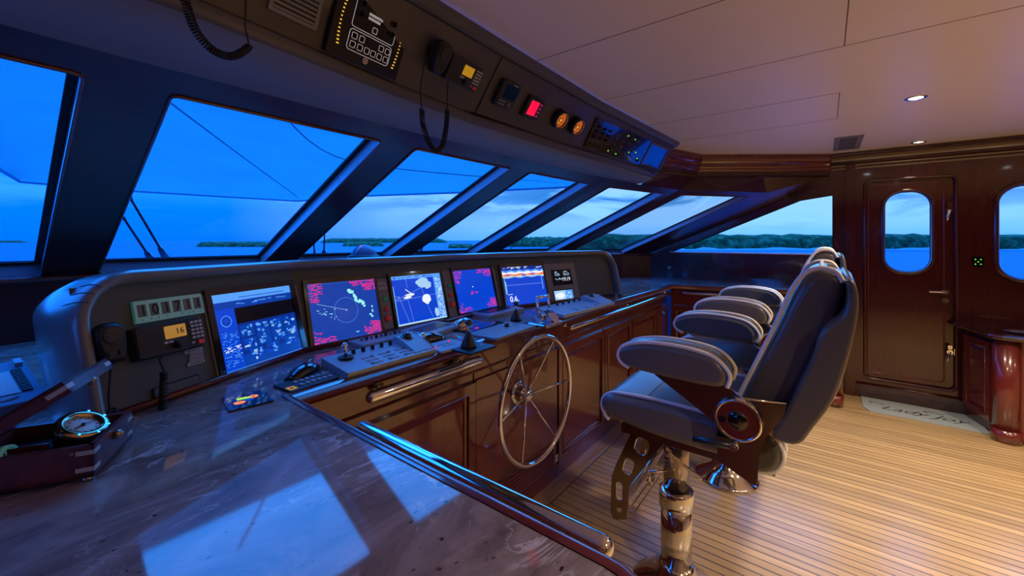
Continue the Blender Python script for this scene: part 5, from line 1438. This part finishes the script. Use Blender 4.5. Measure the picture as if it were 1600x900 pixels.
# ------------------------------------------------------------------ helm chairs (origin on the floor under the pedestal, +y forward, x to starboard)
def superoval(w_, h_, n=28, e=3.2):
    out = []
    for i in range(n):
        a = 2 * PI * i / n; c, s_ = math.cos(a), math.sin(a)
        out.append((w_ * math.copysign(abs(c) ** (2 / e), c), h_ * math.copysign(abs(s_) ** (2 / e), s_)))
    return out
def cushion(b, outline_, x0, x1, rnd, mat, M=None, crown=.006, bulge=0):
    """a slab cushion: side outline in (y,z) extruded along x with rounded shoulders"""
    n = len(outline_); cy = sum(p[0] for p in outline_) / n; cz = sum(p[1] for p in outline_) / n
    rows = []
    # inset amount shrinks towards the sides
    prof = [(0, rnd), (rnd * .3, rnd * .35), (rnd, 0)]
    xs = [(x0, rnd * .9), (x0 + rnd * .12, rnd * .45), (x0 + rnd * .45, rnd * .12), (x0 + rnd, 0), ((x0 + x1) / 2, -crown), (x1 - rnd, 0), (x1 - rnd * .45, rnd * .12), (x1 - rnd * .12, rnd * .45), (x1, rnd * .9)]
    nrm = []
    for i in range(n):
        p, q = outline_[i - 1], outline_[(i + 1) % n]; t = V((q[0] - p[0], q[1] - p[1])).normalized(); nrm.append(V((t.y, -t.x)))
    area = sum(outline_[i][0] * outline_[(i + 1) % n][1] - outline_[(i + 1) % n][0] * outline_[i][1] for i in range(n))
    sg = 1 if area > 0 else -1
    for x, ins_ in xs:
        rows.append([(x, outline_[i][0] - nrm[i].x * sg * ins_, outline_[i][1] - nrm[i].y * sg * ins_) for i in range(n)])
    b.grid(rows, mat, True, M, True)
    b.add(rows[0], [tuple(range(n))], mat, False, M); b.add(rows[-1], [tuple(range(n))[::-1]], mat, False, M)
    return rows
def piping(t, pts, x, name='piping', closed=False, off=0):
    b = B('piping'); b.tube([(x, p[0], p[1]) for p in pts], .0064, seg=8, closed=closed); return b.build(name, t)

def make_chair():
    t = thing('helm_chair', 'near helm chair in grey leather with white piping on a polished pedestal', 'chair', (1.63, .455, 0), 'helm chairs')
    # pedestal
    b = B('chrome'); b.lathe([(.165, 0), (.168, .004), (.160, .012), (.110, .040), (.078, .070), (.066, .100), (.060, .110), (.055, .112)], None, None, 48); b.build('base_flange', t)
    b = B('chrome'); b.cyl((0, 0, .09), (0, 0, .36), .056, seg=40); b.build('lower_post', t)
    b = B('chrome'); b.lathe([(.056, .325), (.0635, .328), (.0635, .388), (.060, .394), (.046, .394)], None, None, 40); b.build('collar', t)
    b = B('dark_steel'); b.cyl((0, 0, .38), (0, 0, .64), .0455, seg=36); b.build('upper_post', t)
    for (p, q, r_) in (((-.07, -.01, .50), (-.02, .03, .56), .005), ((-.085, .0, .56), (-.055, -.10, .49), .0055)):
        b = B('chrome'); b.cyl(p, q, r_, rnd=r_); b.build('locking_handle', t)
    b = B('chrome'); b.cyl((-.10, .07, .475), (-.05, .02, .475), .005); b.cyl((-.10, .07, .425), (-.10, .07, .485), .0045); b.build('clamp_lever', t)
    # under-seat frame
    b = B('dark_steel'); b.box2((-.22, -.26, .655), (.22, .13, .685)); b.box2((-.10, -.12, .60), (.10, .10, .66)); b.build('seat_frame', t)
    # seat cushion
    so = spline([(.100, .800), (-.05, .806), (-.16, .800), (-.24, .795), (-.27, .775), (-.275, .735), (-.265, .70), (-.22, .690), (-.15, .686), (.0, .690), (.09, .700), (.145, .712), (.180, .722), (.196, .748), (.186, .78), (.155, .797)], 3, True)
    so = [(y, z) for _, y, z in [(0, p[0], p[1]) for p in so]]
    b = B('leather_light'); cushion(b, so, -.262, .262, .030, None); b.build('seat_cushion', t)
    top = [p for p in spline([(.172, .700), (.186, .712), (.200, .74), (.196, .772), (.170, .796), (.125, .806), (.0, .812), (-.15, .808), (-.24, .803)], 4)]
    for sx in (-1, 1): piping(t, [(p[0] - .004, p[1] - .004) for p in top], sx * .240)
    b = B('rubber'); b.tube([(-.24, .03, .8085), (0, .03, .8145), (.24, .03, .8085)], .0012, seg=5); b.build('seat_seam', t)
    # rolled rear end of the seat with piping
    lo = [(p[0], p[1]) for p in spline([(-.27, .770), (-.32, .765), (-.350, .73), (-.352, .69), (-.330, .655), (-.29, .645), (-.25, .68), (-.25, .74)], 3, True)]
    b = B('leather'); cushion(b, lo, -.20, .20, .020, None); b.build('lumbar_roll', t)
    for x in (-.185, -.13):
        piping(t, spline([(-.285, .776), (-.325, .768), (-.354, .73), (-.356, .69), (-.332, .652), (-.29, .641)], 4), x)
    b = B('dark_steel'); b.box2((-.10, -.33, .60), (.10, -.22, .655)); b.build('rear_bracket', t)
    # backrest: main cushion leaning aft, outer shell behind it
    bo = spline([(-.225, .79), (-.250, .86), (-.300, .99), (-.345, 1.10), (-.382, 1.20), (-.412, 1.25), (-.445, 1.268), (-.480, 1.262), (-.497, 1.235), (-.490, 1.18), (-.460, 1.08), (-.425, .98), (-.38, .88), (-.345, .80), (-.29, .775)], 3, True)
    bo = [(p[0], p[1]) for p in bo]
    b = B('leather'); cushion(b, bo, -.250, .250, .030, None); b.build('back_cushion', t)
    pl = spline([(-.232, .82), (-.252, .87), (-.302, .99), (-.347, 1.10), (-.384, 1.20), (-.414, 1.252), (-.447, 1.270), (-.482, 1.264), (-.499, 1.235)], 4)
    for sx in (-1, 1): piping(t, [(p[0] + .006, p[1] + .003) for p in pl], sx * .244)
    b = B('piping'); b.tube([(x, -.4465, 1.2735 + .004 * math.cos(x * 6)) for x in [-.236 + .0472 * k for k in range(11)]], .0050, seg=8); b.build('piping', t)
    # side wing panel overlapping the back (rear shell)
    sh = [(-.44, .765), (-.37, .765), (-.385, .86), (-.42, .96), (-.455, 1.06), (-.475, 1.12), (-.530, 1.165), (-.545, 1.235), (-.560, 1.235), (-.572, 1.18), (-.560, 1.06), (-.530, .95), (-.49, .85)]
    sh = [(p[0], p[1]) for p in spline([(-.400, .800), (-.355, .795), (-.338, .812), (-.365, .87), (-.395, .95), (-.425, 1.03), (-.448, 1.115), (-.490, 1.160), (-.500, 1.21), (-.498, 1.243), (-.512, 1.247), (-.522, 1.21), (-.520, 1.15), (-.503, 1.05), (-.475, .94), (-.43, .85)], 3, True)]
    b = B('leather'); cushion(b, sh, -.298, .298, .012, None); b.build('back_shell', t)
    # arm rests, their pads and steel side plates
    for sx in (-1, 1):
        xc = sx * .315
        M = T(xc, 0, 0)
        ao = spline([(.060, 1.008), (.0, 1.026), (-.07, 1.031), (-.15, 1.027), (-.205, 1.012), (-.237, .975), (-.232, .942), (-.20, .929), (-.10, .929), (-.0, .933), (.05, .940), (.078, .957), (.082, .985)], 3, True)
        ao = [(p[0], p[1]) for p in ao]
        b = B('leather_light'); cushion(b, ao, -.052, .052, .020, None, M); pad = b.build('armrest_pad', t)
        for k in (-1, 1):
            b = B('piping'); pp = spline([(.050, .940), (.076, .953), (.086, .978), (.064, 1.010), (.0, 1.029), (-.07, 1.034), (-.15, 1.030), (-.208, 1.014), (-.242, .975), (-.235, .938)], 4)
            b.tube([(xc + k * .042, p[0] - .002, p[1] - .003) for p in pp], .0062, seg=8); b.build('armrest_piping', t)
        # steel plate from pad down to the hub
        pt = [(.06, .912), (-.22, .912), (-.33, .870), (-.385, .872), (-.50, .872), (-.47, .78), (-.44, .665), (-.25, .660), (-.245, .70), (-.225, .80), (-.18, .835), (-.05, .905 - .03)]
        pt = [(.030, .936), (-.20, .936), (-.268, .892), (-.372, .903), (-.365, .86), (-.325, .80), (-.308, .745), (-.303, .655), (-.295, .650), (-.200, .690), (-.198, .80)]
        b = B('dark_steel'); MX = Matrix(((0, 0, 1, sx * .288), (1, 0, 0, 0), (0, 1, 0, 0), (0, 0, 0, 1)))
        plate(b, pt, [], -.004, .004, None, MX); b.build('side_plate', t)
        b = B('chrome'); b.tube([(sx * .2925, p[0], p[1]) for p in (pt[1], pt[2], pt[3])], .003, seg=6); b.build('plate_edge', t)
        Mh = Matrix(((0, 0, sx, sx * .288), (1, 0, 0, -.256), (0, sx, 0, .832), (0, 0, 0, 1)))
        b = B('chrome'); b.lathe([(.062, 0), (.062, .022), (.056, .028), (.053, .024)], None, Mh, 40); b.build('hub_ring', t)
        b = B('mahogany'); b.lathe([(0, .024), (.053, .024)], None, Mh, 40); b.build('hub_face', t)
        b = B('black_gloss'); b.lathe([(0, .030), (.022, .029), (.026, .024)], None, Mh, 30); b.lathe([(.026, .0245), (.029, .0245)], 'brushed_steel', Mh, 30); b.build('hub_cap', t)
        b = B('black_gloss'); b.cyl((.038, .004, .024), (.038, .004, .030), .009, M=Mh); b.build('hub_button', t)
        b = B('brushed_steel'); b.cyl((sx * .290, -.250, .760), (sx * .335, -.250, .760), .011); b.cyl((sx * .328, -.250, .760), (sx * .338, -.250, .760), .006); b.build('lever_pivot', t)
        b = B('lever_black'); b.tube([(sx * .322, -.250, .760), (sx * .326, -.20, .757), (sx * .328, -.140, .752)], .009, seg=10, rs=[.012, .010, .009]); b.build('recline_lever', t)
    # footrest: two slotted plates with slats between
    fp = [(.085, .655), (.205, .655), (.235, .60), (.235, .60)]
    out = [(.050, .660), (.150, .660), (.195, .54), (.215, .46), (.215, .33), (.205, .285), (.160, .292), (.148, .34), (.140, .44), (.105, .52)]
    out = [(-.02, .660), (.105, .660), (.175, .50), (.195, .44), (.200, .30), (.185, .280), (.135, .300), (.128, .42), (.105, .46)]
    for x in (-.155, .155):
        b = B('dark_steel'); MX = Matrix(((0, 0, 1, x), (1, 0, 0, 0), (0, 1, 0, 0), (0, 0, 0, 1)))
        def slot(cy, cz, w_, h_, a): 
            return [(cy + p[0] * math.cos(a) - p[1] * math.sin(a), cz + p[0] * math.sin(a) + p[1] * math.cos(a)) for p in rrect(w_, h_, min(w_, h_) * .42, 4)]
        sl = [slot(.078, .592, .052, .066, .30), slot(.128, .500, .040, .066, .30), slot(.164, .395, .026, .070, 0)]
        plate(b, out, sl, -.0035, .0035, None, MX)
        b.build('footrest_plate', t)
        b = B('chrome'); ring(b, sl[0], .003, .0, None, MX, 6); b.build('slot_rim', t)
        for q_ in (1, 2): b = B('chrome'); ring(b, sl[q_], .003, 0, None, MX, 6); b.build('slot_rim', t)
        b = B('chrome'); b.cyl((x - .006, .165, .325), (x + .006, .165, .325), .009); b.build('bolt', t)
    for k in range(9):
        q_ = k / 8; y = .005 + .115 * min(1, q_ * 1.35); z = .630 - .31 * q_
        b = B('slat_steel_tinted'); b.box((0, 0, 0), (.30, .005, .018), None, T(0, y - .004, z) @ RX(.45)); b.build('footrest_slat', t)
    b = B('brushed_steel'); b.box((0, .150, .36), (.30, .006, .06)); b.build('toe_bar', t)
    return t
ch = make_chair()
c2 = copy_tree(ch); c2.location = (2.59, .448, 0); c2.scale = (1, 1, 1.025)
c2['label'] = 'far helm chair in grey leather, partly hidden behind the near chair'
# ------------------------------------------------------------------ door mat, light, sideboard
t = thing('door_mat', 'grey door mat with dark script lettering on the floor in front of the door', 'mat', frame((4.42, -.58, .0), (0, -1, 0), (1, 0, 0)))
MP = [(-.335, .17), (-.345, .02), (-.315, -.105), (.33, -.15), (.335, .17)]
p_ = [onZ(1343, 618, 0), onZ(1354, 643, 0), onZ(1552, 680, 0), onZ(1530, 651, 0)]
IM = t.matrix_world.copy(); IM = frame((4.42, -.58, .0), (0, -1, 0), (1, 0, 0)).inverted()
q_ = [(IM @ p) for p in p_]
poly = [(q_[0].x, .185), (q_[0].x + .0, q_[0].y), (q_[1].x - .01, q_[1].y + .02), (q_[1].x + .02, q_[1].y), (q_[2].x, q_[2].y), (q_[3].x + .02, .185)]
poly = [(-.335, .185), (-.335, -.10), (-.30, -.165), (.325, -.165), (.335, .185)]
b = B('mat_grey'); b.prism(poly, 0, .008); b.build('mat_pile', t)
b = B('ink'); b.text('Lady Joy', .125, None, T(.0, -.02, .0083), .0002, shear=.55, sx=1.12)
b.tube(spline([(-.27, .035, .0085), (-.29, .06, .0085), (-.25, .075, .0085), (-.20, .04, .0085)], 6), .0022, seg=5)
b.tube(spline([(.05, .045, .0085), (.03, .065, .0085), (.08, .075, .0085), (.14, .055, .0085)], 6), .0022, seg=5); b.build('script_lettering', t)
b = B('mat_dark'); b.prism([(.340, .185), (.340, -.150), (.40, -.190), (.62, -.19), (.62, .185)], 0, .006); tag(b.build('floor_mat', None, frame((4.42, -.58, 0), (0, -1, 0), (1, 0, 0))), 'dark grey mat on the floor between the door mat and the sideboard', 'mat')
# lit switch plate
t = thing('light_switch', 'small black switch plate with five green dots beside the door', 'switch', MW @ T(.923, 1.184, .001))
b = B('black_gloss'); b.rbox((0, 0, .004), (.062, .078, .008), .006, cham=.002); b.build('switch_plate', t)
for x, y in ((-.014, .018), (.014, .018), (0, 0), (-.014, -.018), (.014, -.018)):
    b = B('e_green'); b.sphere((x, y, .008), .0045, seg=8); b.build('green_lamp', t)
# sideboard aft of the door with rounded corner
SH = .715
t = thing('sideboard', 'mahogany sideboard with a rounded corner post aft of the door', 'sideboard', (4.2, -1.2, 0))
SM = T(-4.2, 1.2, 0)
body = [(XW, -.84), (4.585, -.84), (4.235, -.90), (4.12, -1.0), (4.12, -2.6), (XW, -2.6)]
b = B('mahogany'); b.prism([(XW - .002, -.86), (4.56, -.86), (4.21, -.95), (4.165, -.99), (4.165, -2.6), (XW - .002, -2.6)], 0, SH - .03); b.build('sideboard_body', t, SM)
b = B('mahogany'); b.cyl((4.185, -.965, 0), (4.185, -.965, SH - .03), .065, seg=32); b.build('corner_post', t, SM)
b = B('mahogany'); b.cyl((4.185, -.965, 0), (4.185, -.965, .085), .072, seg=32); b.build('post_foot', t, SM)
topo = [(XW - .001, -.78), (4.57, -.80), (4.22, -.885)] + arc(4.185, -.965, .088, 75, 180, 8) + [(4.097, -2.6), (XW - .001, -2.6)]
b = B('mahogany_y'); b.prism(topo, SH - .03, SH); b.tube([(p[0], p[1], SH - .014) for p in topo[:-2] + [(4.097, -2.6)]], .015, None, 10); b.build('sideboard_top', t, SM)
Fp = frame((4.52, -.868, .10), V((4.25, -.935, 0)) - V((4.52, -.868, 0)), (0, 0, 1)); Fp = frame((4.53, -.866, .10), V((-.27, -.070, 0)), (0, 0, 1))
# panel faces forward-starboard side of the post
pf = frame((4.555, -.848, .09), V((-.31, -.072, 0)), (0, 0, 1))
panel_front(t, SM @ pf, .31, .55, name='side_panel')
b = B('mahogany')
for z0, z1 in ((.10, .38), (.395, .665)): b.box2((4.148, -1.62, z0), (4.166, -1.06, z1))
b.build('drawer_front', t, SM)
# dish / towel ring lying on it
p = onZ(1582, 509, SH)
t = thing('oval_dish', 'oval chrome rimmed dish on the sideboard top', 'dish', T(4.30, -1.08, SH + .001))
b = B('chrome'); b.lathe([(0, .004), (.05, .004), (.085, .012), (.088, .015), (.086, .016), (.06, .008), (0, .007)], None, Matrix.Diagonal((.75, 1.25, 1, 1)), 40); b.build('dish_body', t)
# power socket on the wall below the side window
p = onX(1046, 418, XW)
t = thing('wall_socket', 'round chrome and black socket on the wood wall below the triangular window', 'socket', MW @ T(-p.y, p.z, .001))
b = B('black_gloss'); b.rbox((0, 0, .003), (.06, .07, .006), .006, cham=.002); b.build('socket_plate', t)
b = B('chrome'); b.torus((0, 0, .007), .014, .004, seg=24); b.cyl((0, 0, .004), (0, 0, .010), .007); b.build('socket_ring', t)

# ------------------------------------------------------------------ outside: foredeck canopy, wipers, searchlight, sea and shore
t = thing('foredeck_canopy', 'large blue lit fabric awning stretched over the foredeck outside the windows', 'awning', (2.0, 4.0, 2.3))
CMn = T(-2, -4, -2.3)
b = B('canopy_cloth'); cz = 2.30
ol = [(-.9, 3.1), (-.9, 6.4), (.10, 8.35), (.34, 10.0), (1.7, 10.25), (4.5, 9.8), (4.75, 7.7), (5.6, 5.5), (5.85, 4.5), (6.15, 3.5), (6.1, 3.1), (2.5, 3.0)]
cen = V((1.5, 5.2, cz + .30)); n = len(ol)
rings = []
for k in (1, .97, .75, .5, .25):
    rings.append([V((cen.x + (p[0] - cen.x) * k, cen.y + (p[1] - cen.y) * k, cz + .36 * (1 - k ** 1.6) - (.035 if k == 1 else 0))) for p in ol])
b.grid(rings, None, True, None, True)
b.add([tuple(p) for p in rings[-1]] + [(cen.x, cen.y, cz + .36)], [(i, (i + 1) % n, n) for i in range(n)], None, True)
b.build('canopy_cloth', t, CMn)
hem = B('blue_grey_plastic'); hem.tube([p for p in rings[0][:-2]], .022, seg=8); hem.build('edge_hem', t, CMn)
for pp in ([(.314 - .2, 2.9, 2.48), (2.1, 6.3, 2.52), (4.5, 9.75, 2.33)], [(1.0, 3.0, 2.5), (3.3, 5.5, 2.5), (6.0, 3.6, 2.33)], [(-.5, 3.0, 2.42), (.0, 6.0, 2.52), (.34, 9.9, 2.33)]):
    b = B('grey_plastic'); b.tube(spline(pp, 8), .008, seg=6); b.build('awning_strap', t, CMn)
def pole(p, q, r_, lb):
    t = thing('awning_pole', lb, 'pole', p)
    b = B('brushed_steel'); b.cyl((0, 0, 0), V(q) - V(p), r_); b.build('pole_tube', t)
pole((-.35, 9.4, -1.2), (.12, 9.9, 2.28), .025, 'slim awning pole seen through the leftmost window')
# wipers (outside of the glass)
def wiper(a_, b_, c_, lb):
    t = thing('windscreen_wiper', lb, 'wiper', a_)
    M = T(*(-V(a_)))
    b = B('black_plastic'); b.tube([a_, V(a_).lerp(V(b_), .28), V(a_).lerp(V(b_), .32), b_], .006, M=M, rs=[.020, .012, .006, .0045]); b.build('wiper_arm', t)
    b = B('rubber'); b.tube([b_, c_], .006, M=M); b.build('wiper_blade', t)
def gl(x, z, o=.085):           # a point just outside the glass
    return wtop(x, z) + NOUT * o
def gpx(x, y, o=.10):
    """point on the plane of the glass of window facet at pixel"""
    P0 = wtop(.6) + NOUT * o; n = NOUT; return onP(x, y, P0, n)
wiper(gpx(264, 411), gpx(205, 312), gpx(203, 306), 'left arm of the wiper pair outside the large left window')
wiper(gpx(240, 411), gpx(196, 345), gpx(193, 340), 'second wiper arm outside the large left window, lower of the two')
for x, y, xx, yy, lb in ((492, 402, 490, 378, 'left small wiper outside the second large window'), (506, 401, 507, 366, 'taller small wiper outside the second large window'), (655, 397, 668, 372, 'small wiper outside the third window from the left pillar'), (797, 393, 803, 378, 'small wiper outside the narrow middle window')):
    wiper(gpx(x, y), gpx(xx, yy), gpx(xx, yy - 1), lb)
# compass standing on the marble under the second window
p = onY(569, 404, 2.16)
t = thing('magnetic_compass', 'dark domed compass with a red mark standing behind the hood under the second large window', 'compass', T(p.x, p.y, ZC))
b = B('black_plastic'); b.cyl((0, 0, 0), (0, 0, .30), .080, seg=32); b.lathe([(.080, .27), (.092, .275), (.092, .325), (.080, .33), (0, .33)], None, None, 32); b.build('compass_base', t)
b = B('phone_plastic'); b.sphere((.0, 0, .328), .072, None, None, 28, (1, 1, .9), True); b.torus((.0, 0, .330), .074, .004, seg=32, ts=6); b.build('dome', t)
b = B('e_red'); b.sphere((-.040, -.03, .385), .005, seg=8); b.build('red_lamp', t)
b = B('white_paint'); b.tube([(-.075, -.03, .33), (-.066, -.035, .36), (-.042, -.032, .385)], .003, seg=6); b.build('cable', t)
for k in (-.5, .35, 1.1):
    b = B('chrome'); b.sphere((.093 * math.sin(k - .6), -.093 * math.cos(k - .6), .30), .005, seg=8); b.build('screw', t)

SEA = -6.0
b = B('sea_water'); b.prism([(6000 * math.cos(2 * PI * k / 64), 6000 * math.sin(2 * PI * k / 64)) for k in range(64)], SEA - 1, SEA)
tag(b.build('sea'), 'calm blue sea reaching to the horizon outside the windows', 'sea', kind='stuff')
def shore(px0, px1, ybase, ytop_, name, lb, mat='shore_green', rock=False, rnd=1, cat='shore'):
    """a low coast between two bearings: its waterline stands on the sea, its height is real"""
    rg = random.Random(rnd); n = 60
    P = []
    for i in range(n + 1):
        x = px0 + (px1 - px0) * i / n
        w0 = onZ(x, ybase, SEA); dist = (EYE - SEA) * FPX / (ybase - HOR)
        h_ = EYE + (HOR - ytop_) * dist / FPX - SEA
        e_ = min(1, min(i, n - i) / 5)
        P.append((w0, V((w0.x, w0.y, 0)).normalized() * dist * .25, h_ * (e_ ** .5) * (1 + .10 * (rg.random() - .5)) if e_ > 0 else .02))
    b = B(mat)
    rows = []
    for k, (dz, dy) in enumerate(((0, 0), (.30, .01), (.62, .05), (.85, .12), (1, .25), (.95, .6), (.4, 1.0), (0, 1.1))):
        rows.append([w0 + out_ * dy + V((0, 0, h_ * dz * (1 + .08 * (rg.random() - .5)))) for w0, out_, h_ in P])
    b.grid(rows, None, True)
    o = b.build(name); tag(o, lb, cat)
    if rock:
        b = B('shore_rock'); rows = [[w0 - out_ * .02 + V((0, 0, 0)) for w0, out_, h_ in P], [w0 - out_ * .005 + V((0, 0, h_ * rg.uniform(.05, .22))) for w0, out_, h_ in P], [w0 + out_ * .03 for w0, out_, h_ in P]]
        b.grid(rows, None, True); b.build('rocky_foot', o)
shore(880, 1700, 391, 366, 'shore', 'long green shore with a pale rocky foot outside the right hand windows', rock=True, rnd=2)
shore(768, 900, 386, 370, 'headland', 'low green headland ending the shore, seen through the middle windows', rnd=5, cat='headland')
shore(306, 424, 386, 377.5, 'islet', 'low dark islet outside the large left window', rnd=3, cat='islet')
shore(500, 700, 379.5, 372, 'hill_range', 'faint far blue hills behind the second window', rnd=4, cat='hills')
shore(-120, 44, 379.2, 375.5, 'sand_bar', 'thin dark strip of coast on the horizon in the leftmost window', rnd=6, cat='coast')
shore(535, 600, 385, 378, 'islet', 'small islet right of the searchlight outside the second window', rnd=8, cat='islet')
shore(700, 740, 388, 381, 'islet', 'tiny islet outside the third window', rnd=9, cat='islet')
